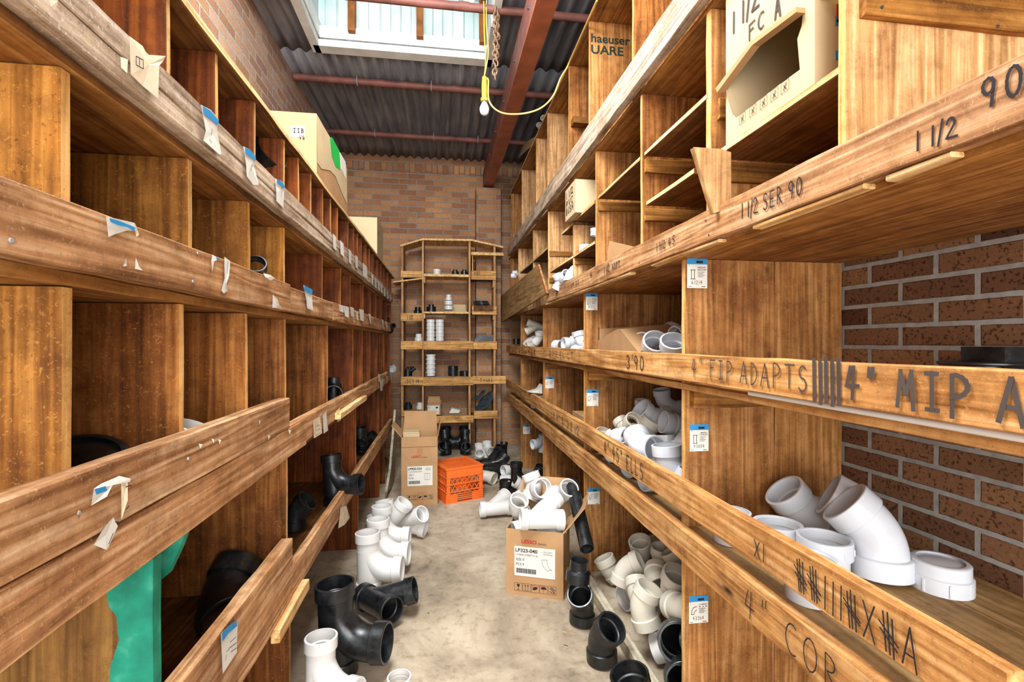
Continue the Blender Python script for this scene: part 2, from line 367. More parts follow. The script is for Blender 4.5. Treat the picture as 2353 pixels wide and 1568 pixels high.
def strokes(mb, text, o, u, v, n, h, w=None, gap=.28, wf=.62, th=.1, slant=0, mi=0):
    """write text from point o; u = reading direction, v = up direction (unit vectors), n = off the surface, h = height; w = total width"""
    o, u, v, n = Vector(o), Vector(u).normalized(), Vector(v).normalized(), Vector(n).normalized()
    if not text: return mb
    adv = sum((.5 if c in " .'|1/" else 1) * (wf + gap) for c in text) * h; k = (w / adv) if w else 1.0
    x = 0; cnt = 0
    for c in text:
        cw = (.5 if c in " .'|1/" else 1)
        for pl in G.get(c, []):
            jx, jy = random.uniform(-.03, .03), random.uniform(-.04, .04)
            P = [o + u * ((x + (px * cw + jx + slant * py) * wf * h) * k) + v * ((py + jy) * h) for (px, py) in pl]
            for i in range(len(P) - 1):
                a, b = P[i], P[i + 1]; d = (b - a)
                if d.length < 1e-6: continue
                d.normalize(); s = n.cross(d) * (th * h * .5); e = d * (th * h * .42)
                cnt += 1; nn = n * (.0009 + .00005 * (cnt % 12))
                mb.quad(a - s - e + nn, b - s + e + nn, b + s + e + nn, a + s - e + nn, mi)
        x += cw * (wf + gap) * h
    return mb
def line(mb, a, b, n, w, mi=0):
    a, b, n = Vector(a), Vector(b), Vector(n).normalized(); d = (b - a).normalized(); s = n.cross(d) * (w / 2)
    mb.quad(a - s + n * .0009, b - s + n * .0009, b + s + n * .0009, a + s + n * .0009, mi)
def printed(text, o, u, v, h, mat, parent, name='printed_text', bold=False, w=None, sub=None):
    cu = bpy.data.curves.new('t', 'FONT'); cu.body = text; cu.size = 1; cu.offset = .02 if bold else 0
    ob = bpy.data.objects.new('t', cu); C.objects.link(ob)
    dg = bpy.context.evaluated_depsgraph_get(); me = bpy.data.meshes.new_from_object(ob.evaluated_get(dg)); bpy.data.objects.remove(ob)
    if not len(me.vertices): return None
    xs = [q.co.x for q in me.vertices]; W0 = max(xs); u = Vector(u).normalized(); v = Vector(v).normalized(); n = u.cross(v).normalized()
    hs = h / .72; ws = (w / W0) if w else hs
    for q in me.vertices: c = q.co.copy(); q.co = Vector(o) + u * (c.x * ws) + v * (c.y * hs) + n * .0012
    me.materials.clear(); me.materials.append(M[mat]); me.name = name
    mb = MB(); mb.v = [tuple(q.co) for q in me.vertices]; mb.f = [tuple(p.vertices) for p in me.polygons]; mb.m = [0] * len(mb.f)
    bpy.data.meshes.remove(me)
    if isinstance(parent, MB):
        parent.add(mb.v, mb.f, sub or 0); return None
    return mb.build(name, mat, parent)
# ================================================================== THE SETTING
XL, XR, YB = -1.24, 1.385, 6.03
roofz = lambda y: 3.535 + .014 * (y - 3)
mb = MB(); mb.box(-1.5, 1.6, -3.0, 6.3, -.1, 0); struct('floor', mb, 'concrete')
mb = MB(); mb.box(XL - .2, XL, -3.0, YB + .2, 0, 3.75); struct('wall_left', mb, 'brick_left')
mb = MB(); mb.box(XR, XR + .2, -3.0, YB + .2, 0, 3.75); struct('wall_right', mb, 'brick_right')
mb = MB(); mb.box(XL, XR, YB, YB + .2, 0, 3.75); struct('wall_back', mb, 'brick_back')
mb = MB(); mb.box(.40, .70, YB - .2, YB, 0, 3.19); struct('trim_1', mb, 'brick_back')          # brick pier under the beam
mb = MB(); mb.box(XL, XR, YB - .012, YB, 3.40, 3.505); struct('trim_2', mb, 'brick_header')      # header course under the roof
def sheet(x0, x1, y0, y1, zoff, hole=None):
    mb = MB(); lam, amp = .1, .016; nx = int((x1 - x0) / lam * 10); ny = max(2, int((y1 - y0) / .35))
    ys = [y0 + (y1 - y0) * j / ny for j in range(ny + 1)]
    if hole: ys = sorted(set([y for y in ys] + [hole[2], hole[3]]))
    for y in ys:
        for i in range(nx + 1):
            x = x0 + (x1 - x0) * i / nx; mb.v.append((x, y, roofz(y) + zoff + amp * cos(2 * pi * x / lam)))
    for j in range(len(ys) - 1):
        for i in range(nx):
            cx = x0 + (x1 - x0) * (i + .5) / nx; cy = (ys[j] + ys[j + 1]) / 2
            if hole and hole[0] < cx < hole[1] and hole[2] < cy < hole[3]: continue
            a = j * (nx + 1) + i; mb.f.append((a, a + nx + 1, a + nx + 2, a + 1)); mb.m.append(0)
    return mb
SX0, SX1, SY0, SY1 = -.93, .35, .55, 3.74
def addsolid(o, t=.006):
    m = o.modifiers.new('thickness', 'SOLIDIFY'); m.thickness = t; m.offset = 1
o = sheet(XL - .1, XR + .1, -3.0, 3.97, .022, (SX0, SX1, SY0, SY1)).build('ceiling', 'roof_sheet', smooth=True, center=False); o['kind'] = 'structure'; addsolid(o)
cl = o
o = sheet(XL - .1, XR + .1, 3.90, YB + .1, .012).build('ceiling', 'roof_sheet', smooth=True, center=False); o['kind'] = 'structure'; addsolid(o)
for (x0, x1, w) in ((-.66, -.648, 0), (.02, .03, 0), (.47, .48, 0)):
    mb = MB(); mb.box(x0, x1, 3.8, YB, 3.545, 3.552); 
# rooflight
mb = MB(); mb.box(SX0 - .02, SX1 + .04, 3.705, 3.80, 3.495, 3.545); mb.box(SX0 - .04, SX0 + .02, SY0, 3.80, 3.495, 3.545); mb.box(SX1 - .02, SX1 + .03, SY0, 3.80, 3.495, 3.545)
mb.box(SX0, SX1, 3.735, 3.775, 3.575, 3.665); mb.box(SX0 - .01, SX0 + .02, SY0, 3.775, 3.575, 3.70); mb.box(SX1 - .01, SX1 + .02, SY0, 3.775, 3.575, 3.70)
mb.box(SX0 - .03, SX1 + .03, SY0 - .06, SY0, 3.495, 3.60)
win = mb.build('window_1', 'skyframe', center=False); win['kind'] = 'structure'
mb = MB(); lam = .16
nx = 100
for (p, q) in (((SY1 + .05, 3.55), (SY1 + .05, 4.0)), ((SY1 + .05, 4.0), (SY0 - .05, 3.95))):
    b = len(mb.v)
    for (yy, zz) in (p, q):
        for i in range(nx + 1):
            x = SX0 + (SX1 - SX0) * i / nx; a = .014 * (1 if (x / lam) % 1 < .5 else -1)
            mb.v.append((x, yy + (a if p[0] == q[0] else 0), zz + (0 if p[0] == q[0] else a)))
    for i in range(nx): mb.f.append((b + i, b + nx + 1 + i, b + nx + 2 + i, b + i + 1)); mb.m.append(0)
for sx in (SX0, SX1): mb.box(sx - .01, sx, SY0 - .05, SY1 + .05, 3.70, 3.98)
mb.box(SX0, SX1, SY0 - .06, SY0 - .05, 3.6, 3.98)
o = mb.build('glazing_sheet', 'skylight_sheet', win, center=False)
for k, x in enumerate((-.70, -.20, .28)):
    mb = MB(); mb.plank((x, x + .05, 3.69, 3.76, 3.62, 3.99), 'z'); mb.box(x, x + .045, SY0, 3.70, 3.90, 3.97)
    mb.build('glazing_bar', 'skywood', win, center=False)

# steel beam on the pier
mb = MB()
Y0, Y1 = -2.6, 5.98
def slb(x0, x1, za, zb, mi=0):   # za,zb: heights above the bottom line
    zl = lambda y: 3.135 + .024 * (y - 2.5)
    vs = [Vector((x, y, zl(y) + z)) for z in (za, zb) for y in (Y0, Y1) for x in (x0, x1)]
    mb.add(vs, [(0, 2, 3, 1), (4, 5, 7, 6), (0, 1, 5, 4), (2, 6, 7, 3), (0, 4, 6, 2), (1, 3, 7, 5)], mi)
slb(.496, .615, 0, .012, 0); slb(.496, .508, .012, .20, 1); slb(.496, .615, .20, .212, 1)
beam = mb.build('steel_beam', ['beam', 'beam_dark'])
tag(beam, 'rust red steel channel beam running under the roof onto the brick pier', 'beam')
for y in (2.75, 3.3, 3.9, 4.5, 5.1):
    b = MB(); z = 3.135 + .024 * (y - 2.5) + .11; b.tube([((.496, y, z), (-1, 0, 0), .009), ((.486, y, z), (-1, 0, 0), .009)], 8); b.build('bolt', 'screw', beam)
# purlins
for k, (y, nm) in enumerate(((3.15, 'rust red pipe purlin crossing under the rooflight, nearest of three'), (4.21, 'rust red pipe purlin at the middle of the dark roof sheets'), (5.28, 'rust red pipe purlin farthest back, just before the brick wall'), (2.05, None))):
    if not nm: continue
    z = roofz(y) - .035; mb = MB(); r = .027
    mb.tube([((XL + .01, y, z), (1, 0, 0), r), ((.0, y, z - .003), (1, 0, 0), r), ((XR - .01, y, z), (1, 0, 0), r)], 16)
    for xc in (-.62 + .05 * k, .1 - .03 * k): mb.tube([((xc, y, z), (1, 0, 0), r + .003), ((xc + .07, y, z), (1, 0, 0), r + .003)], 16)
    o = mb.build('roof_purlin', 'beam_dark', smooth=True); tag(o, nm, 'pipe', 'pipe purlins under the roof')
    if k:
        for xc in (-.72, -.1, .38):
            c = MB(); pts = [((xc, y + (r + .004) * cos(a), z + (r + .004) * sin(a)), (0, -sin(a), cos(a)), .005) for a in [pi * (1.1 + .8 * i / 8) + pi * .0 for i in range(9)]]
            pts = [((xc, y - r - .004, roofz(y) - .0), (0, 0, -1), .005)] + [((xc, y - (r + .006) * cos(a), z - (r + .006) * sin(a)), (0, sin(a), -cos(a)), .005) for a in [pi * i / 8 for i in range(9)]] + [((xc, y + r + .006, roofz(y)), (0, 0, 1), .005)]
            c.tube(pts, 8); c.build('hook_bolt', 'metal', o, smooth=True)

# ================================================================== SHELVING UNITS
def mark_edge(mb, start, side):      # faces on the aisle side get the fresh-wood material
    for i in range(start, len(mb.f)):
        P = [Vector(mb.v[k]) for k in mb.f[i]]; n = (P[1] - P[0]).cross(P[2] - P[0])
        if n.length < 1e-9: continue
        n.normalize()
        if abs(n.x) > .8:
            c = sum((p.x for p in P)) / len(P)
            if abs(c - side) < .004: mb.m[i] = 1
def divider(unit, xf, xb, px, z0, z1, mat, th=.022, name='divider', gap=None, edge='edge', X=None, y=None):
    y = Yx(px, xf) if y is None else y
    mb = MB(); s = 0; lo, hi = min(xf, xb), max(xf, xb)
    if gap:
        g = xf + (xb - xf) * gap
        a = sorted((xf, g - .0012 * (1 if xb > xf else -1))); b = sorted((g + .0012 * (1 if xb > xf else -1), xb))
        mb.plank((a[0], a[1], y, y + th, z0, z1), 'z'); mark_edge(mb, 0, xf); mb.plank((b[0], b[1], y + .001, y + th - .001, z0, z1), 'z')
    else: mb.plank((lo, hi, y, y + th, z0, z1), 'z'); mark_edge(mb, 0, xf)
    return mb.build(name, [mat, edge], unit, origin=(xf, y + th / 2, z0) if mat == 'green' else None)
def along(unit, name, x0, x1, ya, yb, z0, z1, mat, edge=None, side=None, jit=.0014, seg=.1):
    mb = MB(); mb.plank((x0, x1, ya, yb, z0, z1), 'y', seg, jit)
    if edge: mark_edge(mb, 0, side)
    return mb.build(name, [mat, edge] if edge else mat, unit)

# ---------------------------------------------------------------- left unit
LF = -.53
LU = empty('shelving_unit', (-.86, 2.9, 0), 'long brown wooden bin shelving along the left wall with torn paper tags', 'shelving')
along(LU, 'shelf_board', XL + .004, LF + .012, .3, Yx(905, -.525), 1.984, 2.003, 'ply_dark', 'edge_y', LF + .012)
along(LU, 'shelf_board', XL + .004, LF + .006, .3, 5.0, 1.688, 1.706, 'ply', 'ply_dark', LF + .006)
along(LU, 'shelf_board', XL + .004, LF + .006, .3, 5.0, 1.380, 1.400, 'ply', 'ply', LF + .006)
along(LU, 'shelf_board', XL + .004, LF, .3, 5.0, .902, .922, 'ply_dark')
along(LU, 'shelf_board', XL + .004, LF, 1.25, 5.0, .432, .455, 'ply_dark')
LR = {}
LR['top'] = along(LU, 'rail', LF + .002, LF + .036, .3, 4.95, 1.748, 1.790, 'rail_lit')
LR['top2'] = along(LU, 'rail', LF, LF + .034, .3, 4.95, 1.708, 1.7475, 'rail_lit')
LR['mid'] = along(LU, 'rail', LF, LF + .038, .3, Yx(665, -.495), 1.401, 1.488, 'rail')
along(LU, 'rail', LF, LF + .034, Yx(665, -.495) + .004, Yx(766, -.495), 1.403, 1.482, 'rail')
along(LU, 'rail', LF, LF + .034, Yx(766, -.495) + .004, 4.75, 1.401, 1.484, 'rail')
LR['low'] = along(LU, 'rail', LF, LF + .036, .3, Yx(665, -.495), 1.021, 1.120, 'rail')
LR['low2'] = along(LU, 'rail', LF, LF + .034, .3, Yx(705, -.495), .925, 1.019, 'rail')
LR['lowfar'] = along(LU, 'rail', LF, LF + .030, Yx(665, -.495) + .01, 4.6, .935, 1.026, 'rail')
LR['base'] = along(LU, 'rail', LF, LF + .036, .60, Yx(672, -.495), .450, .650, 'rail')
along(LU, 'rail', LF, LF + .030, Yx(672, -.495) + .006, 4.9, .440, .540, 'rail')
along(LU, 'cleat', LF + .034, LF + .062, Yx(783, -.47), Yx(842, -.47), .942, .972, 'edge_y')
along(LU, 'cleat', LF + .03, LF + .056, Yx(647, -.47), Yx(713, -.47), .415, .455, 'edge_y')
for i, p in enumerate((380, 494, 582, 651, 684, 713, 740, 758.5, 774.5, 799, 812, 821.6, 830, 841, 849, 858, 869, 876, 883, 892, 899)):
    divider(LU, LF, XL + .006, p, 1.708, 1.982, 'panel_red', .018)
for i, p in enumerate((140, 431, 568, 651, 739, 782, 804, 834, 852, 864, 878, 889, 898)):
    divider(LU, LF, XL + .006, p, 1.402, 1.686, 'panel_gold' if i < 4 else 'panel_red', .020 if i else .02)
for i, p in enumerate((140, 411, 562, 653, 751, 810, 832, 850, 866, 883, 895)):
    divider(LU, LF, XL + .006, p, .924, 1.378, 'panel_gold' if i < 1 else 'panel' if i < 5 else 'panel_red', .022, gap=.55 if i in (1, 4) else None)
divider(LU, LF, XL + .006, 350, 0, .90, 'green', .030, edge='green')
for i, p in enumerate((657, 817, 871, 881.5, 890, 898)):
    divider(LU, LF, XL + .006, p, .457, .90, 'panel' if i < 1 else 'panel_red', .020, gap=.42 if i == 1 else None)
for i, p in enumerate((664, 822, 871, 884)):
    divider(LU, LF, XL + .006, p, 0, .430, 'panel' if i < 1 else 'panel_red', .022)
mb = MB(); pts = [atX(*q, -.47) for q in ((884, 1131), (893, 1080), (899, 1010), (905, 942), (911, 944), (908, 1010), (903, 1075), (897, 1131))]
mb.poly([(p.x, p.y, max(p.z, .0)) for p in pts], (.02, 0, 0)); PB0 = mb.build('batten', 'pale'); tag(PB0, 'pale bowed batten leaning against the far left shelving beside the tall carton', 'board')
# green wedge brace beside the green board
yy = Yx(350, LF) - .01
mb = MB(); pts = [atY(*q, yy + .10) for q in ((352, 1262), (430, 1214), (412, 1262), (384, 1322), (356, 1345))]
mb.poly(pts, (0, .02, 0)); mb.build('brace', 'green', LU, origin=(LF - .3, yy, .6))

# ---------------------------------------------------------------- right unit
RF = .79
RB = XR - .006
RU = empty('shelving_unit', (1.05, 3.0, 0), 'tall light brown wooden bin shelving along the right wall with pencil marked rails', 'shelving')
along(RU, 'shelf_board', RF - .004, RB, .5, 5.78, 3.052, 3.070, 'ply', 'edge_y', RF - .004)
along(RU, 'shelf_board', RF, RB, .3, 5.75, 2.299, 2.317, 'ply', 'ply', RF)
along(RU, 'shelf_board', RF, RB, .25, 5.75, 1.578, 1.598, 'ply', 'ply', RF)
along(RU, 'shelf_board', RF, RB, .25, 5.75, 1.142, 1.165, 'ply', 'rail_orange', RF)
SB = along(RU, 'shelf_board', RF + .004, RB, .55, 5.75, .665, .688, 'pier')
RR = {}
RR['big'] = along(RU, 'rail', RF - .036, RF, .8, 5.6, 2.318, 2.440, 'rail_lit')
RR['half'] = along(RU, 'rail', RF - .034, RF, .3, Yx(1256, .755), 1.592, 1.682, 'rail')
RR['mid'] = along(RU, 'rail', RF - .030, RF, .3, 5.75, 1.178, 1.262, 'rail_orange')
RR['up'] = along(RU, 'rail', RF - .030, RF, .55, 5.75, .755, .851, 'rail_orange')
RR['lo'] = along(RU, 'rail', RF - .030, RF, .62, 5.70, .597, .700, 'rail_orange')
along(RU, 'rail', RF - .10, RF - .06, .75, Yx(1578, .68), -.0 + .002, .085, 'edge_y')
for a, b in ((1737, 1991), (2043, 2193), (1500, 1655), (1256, 1450)):
    along(RU, 'batten', RF - .028, RF - .001, Yx(b, .77), Yx(a, .77), 1.581, 1.591, 'edge_y')
mb = MB(); mb.tube([((RF - .012, .3, 1.170), (0, 1, 0), .0065), ((RF - .012, Yx(1700, .75), 1.170), (0, 1, 0), .0065)], 10); mb.build('conduit', 'pvc', RU, smooth=True)
for i, p in enumerate((1574, 1344, 1249, 1197, 1160)):
    divider(RU, RF + .004, RB, p, 0, 1.576, 'panel_right', .025, gap=(.56 if i < 2 else None), edge='edge')
DY = [Yx(p, RF + .004) for p in (1574, 1344, 1249, 1197, 1160)]
# row between 1.60 and 2.28
for i, (p, m, t) in enumerate(((1945, 'ply_light', .022), (1634, 'panel_right', .028), (1476, 'panel', .02), (1371, 'panel_right', .02), (1260, 'ply_light', .018), (1225, 'ply_light', .02), (1191, 'ply_light', .02), (1173, 'panel_right', .02))):
    divider(RU, RF + .002, RB, p, 1.60, 2.297, m, t)
divider(RU, RF + .002, RB, 1318, 1.60, 2.02, 'ply_light', .016)
def rshelf(pa, pb, z, front=RF, back=RB, mat='ply_dark', t=.018, name='shelf_board'):
    return along(RU, name, front, back, Yx(pb, .79) + .012, Yx(pa, .79) - .004, z - t, z, mat, 'edge_y', front)
rshelf(1374, 1474, 2.055); rshelf(1480, 1630, 2.055)
rshelf(1640, 1940, 1.858); rshelf(1484, 1600, 1.855); rshelf(1264, 1368, 1.836); rshelf(1195, 1258, 2.03); rshelf(1160, 1190, 1.95); rshelf(1290, 1318, 2.04); rshelf(1322, 1368, 2.05)
rshelf(1962, 2400, 2.04)
def cleatx(px, z, xa, xb, h=.045, t=.02, mat='cleat', th=.025):
    y = Yx(px, RF + .004); mb = MB(); mb.plank((xa, xb, y - t, y - .0005, z - h, z), 'x'); return mb.build('cleat', mat, RU)
cleatx(1945, 2.018, RF + .03, RB, .075); cleatx(1634, 1.838, RF + .03, RB, .06); cleatx(1476, 2.034, RF + .01, RB, .055); cleatx(1476, 1.835, RF + .01, RB, .05)
cleatx(1371, 2.034, RF + .01, RB, .05); cleatx(1574, 1.14, RF + .02, RB - .03, .055, .028); cleatx(1344, 1.14, RF + .02, RB - .03, .055, .025); cleatx(1249, 1.14, RF + .02, RB - .03, .05, .025)
cleatx(1574, .664, RF + .01, RB - .03, .06, .03); cleatx(1344, .664, RF + .01, RB - .03, .05, .025); cleatx(1318, 1.816, RF + .01, RB, .04); cleatx(1260, 1.995, RF + .01, RB, .04); cleatx(1634, 2.025, RF + .02, RF + .10, .06)
cleatx(1197, 1.14, RF + .02, RB - .03, .05, .025); cleatx(1260, 1.79, RF + .01, RB, .04)
for i, (px, py) in enumerate(((1970, 30), (2293, 60))):
    pass
# top row
for i, (p, m) in enumerate(((1456, 'panel'), (1355, 'panel_right'), (1308, 'panel'), (1258.5, 'ply_light'), (1232, 'ply_light'), (1199, 'ply_light'), (1174, 'panel_right'))):
    d = divider(RU, RF, RB, p, 2.320, 3.050, m, .018)
    if i == 1: DST = d
yA = Yx(1355, RF) - .0005
p = atY(1361, 86, yA)
def stampX(text, px, py, pxe, hpx, wid=None):
    a = atY(px, py, yA); b = atY(pxe, py, yA); h = atY(px, py - hpx, yA).z - a.z
    return a, (b - a).length, h
a, w, h = stampX('', 1357, 96, 1447, 20); printed('haeuser', (a.x, yA, a.z), (1, 0, 0), (0, 0, 1), h, 'ink_green', DST, 'stamped_writing', True, w)
a, w, h = stampX('', 1357, 122, 1432, 20); printed('UARE', (a.x, yA, a.z), (1, 0, 0), (0, 0, 1), h, 'ink_green', DST, 'stamped_writing', True, w)
mb = MB(); y = Yx(1308, RF); mb.plank((RF + .01, RB, y - .07, y - .001, 2.66, 2.70), 'x'); mb.build('cleat', 'cleat', RU)
# tapered ply bracket
yb = Yx(1640, .77) - .055
mb = MB(); pts = [atY(*q, yb) for q in ((1594, 338), (1655, 342), (1680, 350), (1680, 478), (1640, 490))]
mb.poly(pts, (0, .018, 0)); mb.build('bracket', 'ply_light', RU)
# loose plywood board with a red edge, hung over the far end of the rail
pl = [atX(1143, 688, .722), atX(1236, 608, .732), atX(1256, 674, .736), atX(1153, 740, .714)]
mb = MB(); mb.poly(pl, (.016, 0, 0)); PB = mb.build('plywood_board', 'pier'); tag(PB, 'loose plywood offcut with red end hung over the far right rail', 'board')
mb = MB(); dd = (pl[0] - pl[1]).normalized() * .02; mb.poly([pl[1] + Vector((-.001, 0, 0)), pl[1] + dd + Vector((-.001, 0, 0)), pl[2] + dd + Vector((-.001, 0, 0)), pl[2] + Vector((-.001, 0, 0))], (.0008, 0, 0)); mb.build('painted_edge', 'red', PB)
# floor kicker
mb = MB(); mb.plank((RF - .045, RF - .005, 1.10, Yx(1346, .77), .0, .055), 'y'); KB = mb.build('floor_board', 'pale'); tag(KB, 'worn timber batten lying on the floor before the lowest right bin', 'board')

# ---------------------------------------------------------------- handwriting
def wrx(rail, xs, text, px, py, pxe, zb, zt, mat='ink', th=.11, name='handwriting', slant=0):
    ya, yb_ = Yx(px, xs), Yx(pxe, xs); mb = MB()
    strokes(mb, text, (xs, ya, zb), (0, -1, 0), (0, 0, 1), (-1, 0, 0), zt - zb, abs(ya - yb_), th=th, slant=slant)
    q = rail; return mb.build_sub(name, mat, q)
def build_sub(s, name, mats, par):
    return s.build(name, mats, par)
MB.build_sub = build_sub
xs = RF - .0376
wrx(RR['half'], xs + .002, '1 1/2', 2105, 0, 2212, 1.607, 1.637, th=.12); wrx(RR['half'], xs + .002, '90', 2256, 0, 2372, 1.628, 1.668, th=.11)
wrx(RR['half'], xs + .002, '1 1/2 SER 90', 1704, 0, 1850, 1.615, 1.652, th=.09); wrx(RR['half'], xs + .002, '1 1/2 45', 1508, 0, 1554, 1.625, 1.652, th=.12)
wrx(RR['half'], xs + .002, '1 1/2', 1388, 0, 1402, 1.625, 1.66, th=.12); wrx(RR['half'], xs + .002, 'ADPT', 1406, 0, 1426, 1.63, 1.652, 'ink_soft', th=.2)
wrx(RR['half'], xs + .002, '4', 1356, 0, 1364, 1.63, 1.665, th=.12); wrx(RR['half'], xs + .002, '1/4 22', 1312, 0, 1332, 1.63, 1.652, 'ink_soft', th=.16)
xm = RF - .0322
wrx(RR['mid'], xm, '4" MIP AD', 1944, 0, 2480, 1.193, 1.252, 'ink_soft', th=.12)
wrx(RR['mid'], xm, '4" FIP ADAPTS', 1590, 0, 1868, 1.197, 1.250, 'ink_soft', th=.07); wrx(RR['mid'], xm, '|||||', 1868, 0, 1938, 1.183, 1.258, 'ink_soft', th=.13)
wrx(RR['mid'], xm, "3'90", 1440, 0, 1484, 1.195, 1.247, 'ink', th=.1); wrx(RR['mid'], xm, '2 1/2 EL LT', 1262, 0, 1320, 1.2, 1.24, 'ink_soft', th=.09); wrx(RR['mid'], xm, '1 WYE 45 WHXK', 1172, 0, 1234, 1.195, 1.24, 'ink_soft', th=.1)
wrx(RR['up'], xm, '4" 45° ELLS', 1388, 0, 1482, .772, .832, 'ink', th=.07); wrx(RR['up'], xm, 'X1', 1734, 0, 1762, .775, .815, th=.08); wrx(RR['up'], xm, '##111#X#A', 1830, 0, 2125, .765, .83, th=.05)
wrx(RR['up'], xm, 'LR 4" 3x 3 2 1/2', 1268, 0, 1332, .775, .82, 'ink_soft', th=.11); wrx(RR['up'], xm, 'HHHHH', 1168, 0, 1200, .775, .82, 'ink_soft', th=.1)
wrx(RR['lo'], xm, '4" COR', 1712, 0, 1950, .612, .680, 'ink', th=.045)

# nails and screws
def screws(par, pts, mat='screw', r=.0035):
    for (x, y, z, n) in pts:
        mb = MB(); n = Vector(n); p = Vector((x, y, z)); mb.tube([(p - n * .001, n, r), (p + n * .0015, n, r * .8)], 10); mb.build('screw', mat, par, smooth=True)
def sx(px, py, X, n=-1): q = atX(px, py, X); return (q.x, q.y, q.z, (n, 0, 0))
screws(RR['half'], [sx(1622, 507, xs + .003), sx(1629, 540, xs + .003), sx(1469, 604, xs + .003), sx(1418, 640, xs + .003)])
def syc(px, py, divpx, off=.0): yq = Yx(divpx, RF + .004) - off; q = atY(px, py, yq); return (q.x, q.y, q.z, (0, -1, 0))
screws(RU, [syc(2027, 16, 1945, .0205), syc(2293, 60, 1945, .0205), syc(1717, 390, 1634, .0205), syc(1665, 427, 1634, .0), syc(1668, 359, 1634, .0), syc(1290, 728, 1249, 0)])
screws(LR['mid'], [sx(25, 553, LF + .0385, 1), sx(443, 647, LF + .0385, 1), sx(454, 582, LF + .0385, 1)], 'metal')
screws(LR['low'], [sx(181, 1179, LF + .0365, 1), sx(433, 1055, LF + .0365, 1)], 'metal')
screws(LU, [sx(143, 631, LF + .0005, 1)], 'metal')

# ---------------------------------------------------------------- paper tags
def tornX(par, X, pts, blue=None, marks=None, mat='paper', off=.002, ln=0, ang=1):
    """paper scrap on a rail: polygon given as seen, on the plane x = X"""
    P = [atX(px, py, X) for px, py in pts]; mb = MB(); sgn = 1 if X < 0 else -1
    c = sum(P, Vector()) / len(P); Q = []
    for k, q in enumerate(P):
        Q.append(q + Vector((sgn * (off + random.uniform(0, .004)), 0, 0)))
    n = len(Q); mb.add([c + Vector((sgn * (off + .002), 0, 0))] + Q, [(0, 1 + i, 1 + (i + 1) % n) for i in range(n)], 0)
    if blue:
        B = [atX(px, py, X) + Vector((sgn * (off + .0045), 0, 0)) for px, py in blue]; mb.add(B, [tuple(range(len(B)))], 1)
    if marks:
        for (ax, ay, bx, by) in marks:
            a, b = atX(ax, ay, X), atX(bx, by, X); o_ = Vector((sgn * (off + .005), 0, 0)); line(mb, a + o_, b + o_, (sgn, 0, 0), .0016, 2)
    return mb.build('paper_tag', [mat, 'blue', 'ink'], par)
X2 = LF + .037; X3 = LF + .0395; X4 = LF + .0375
T = lambda *a, **k: tornX(LU, *a, **k)
T(X2, [(285, 82), (320, 105), (330, 125), (372, 128), (368, 140), (356, 150), (354, 226), (322, 198), (288, 170)], marks=[(297, 128, 297, 148), (297, 128, 314, 137), (314, 137, 314, 157), (297, 148, 314, 157), (305, 133, 305, 150)], mat='paper_old', off=.004)
T(X2, [(108, 0), (124, 0), (122, 22), (112, 14)], mat='paper_old'); T(X2, [(273, 130), (284, 136), (284, 168), (272, 155)], mat='paper_old')
T(X2, [(453, 240), (475, 252), (494, 275), (492, 300), (500, 335), (502, 356), (492, 352), (470, 332), (459, 322), (464, 300)], blue=[(455, 242), (474, 254), (493, 276), (492, 288), (459, 262)], marks=[(476, 295, 474, 310), (470, 320, 475, 328)], off=.004)
T(X2, [(555, 336), (568, 342), (582, 360), (582, 385), (590, 425), (580, 425), (563, 405), (561, 375)], blue=[(556, 338), (568, 343), (582, 361), (581, 370), (558, 352)], marks=[(572, 378, 569, 392)])
T(X2, [(630, 410), (645, 418), (651, 430), (649, 478), (632, 462), (631, 440)], blue=[(631, 411), (644, 419), (650, 430), (649, 434), (631, 420)], marks=[(641, 440, 640, 452)])
s8 = lambda x, y: (600 + x / 3.565, 260 + y / 3.565)
for (xa, ya_, xb, yb2) in ((580, 985, 612, 1130), (640, 1040, 670, 1178), (708, 1110, 735, 1242), (765, 1160, 788, 1280), (828, 1225, 862, 1362), (900, 1315, 915, 1412), (925, 1345, 940, 1435), (950, 1370, 968, 1460), (975, 1400, 990, 1478), (1000, 1425, 1012, 1505), (1025, 1455, 1036, 1525), (1050, 1480, 1058, 1545), (1075, 1500, 1083, 1560)):
    a0, b0 = s8(xa, ya_), s8(xb, ya_ + (xb - xa)); a1, b1 = s8(xa + 2, yb2 - (xb - xa) * .8), s8(xb + 1, yb2)
    T(X2, [a0, b0, b1, a1], marks=[(a0[0] + 2, (a0[1] + a1[1]) / 2, a0[0] + 2.5, (a0[1] + a1[1]) / 2 + 7)])
T(X3, [(237, 498), (262, 503), (300, 512), (303, 530), (285, 530), (262, 537), (244, 545)], blue=[(240, 501), (262, 507), (300, 522), (300, 532), (282, 522), (262, 518), (243, 510)])
T(X3, [(303, 512), (312, 540), (308, 545), (303, 530)], mat='paper_old'); T(X3, [(280, 592), (286, 611), (273, 612)]); T(X3, [(306, 592), (312, 612), (320, 622), (306, 618)])
T(X3, [(484, 585), (499, 596), (490, 598), (484, 625), (481, 600)], blue=[(489, 590), (499, 596), (491, 598)]); T(X3, [(510, 590), (524, 600), (520, 635), (514, 655), (521, 668), (512, 675), (506, 668), (512, 640)], marks=[(515, 600, 514, 630)])
T(X3, [(603, 628), (618, 632), (628, 640), (620, 645), (605, 637)]); T(X3, [(624, 677), (634, 690), (641, 706), (622, 708)])
T(X3, [(694, 655), (714, 665), (716, 712), (704, 708), (702, 690)], blue=[(695, 656), (714, 666), (713, 678), (695, 668)])
s7 = lambda x, y: (620 + x / 3.92, 700 + y / 3.92)
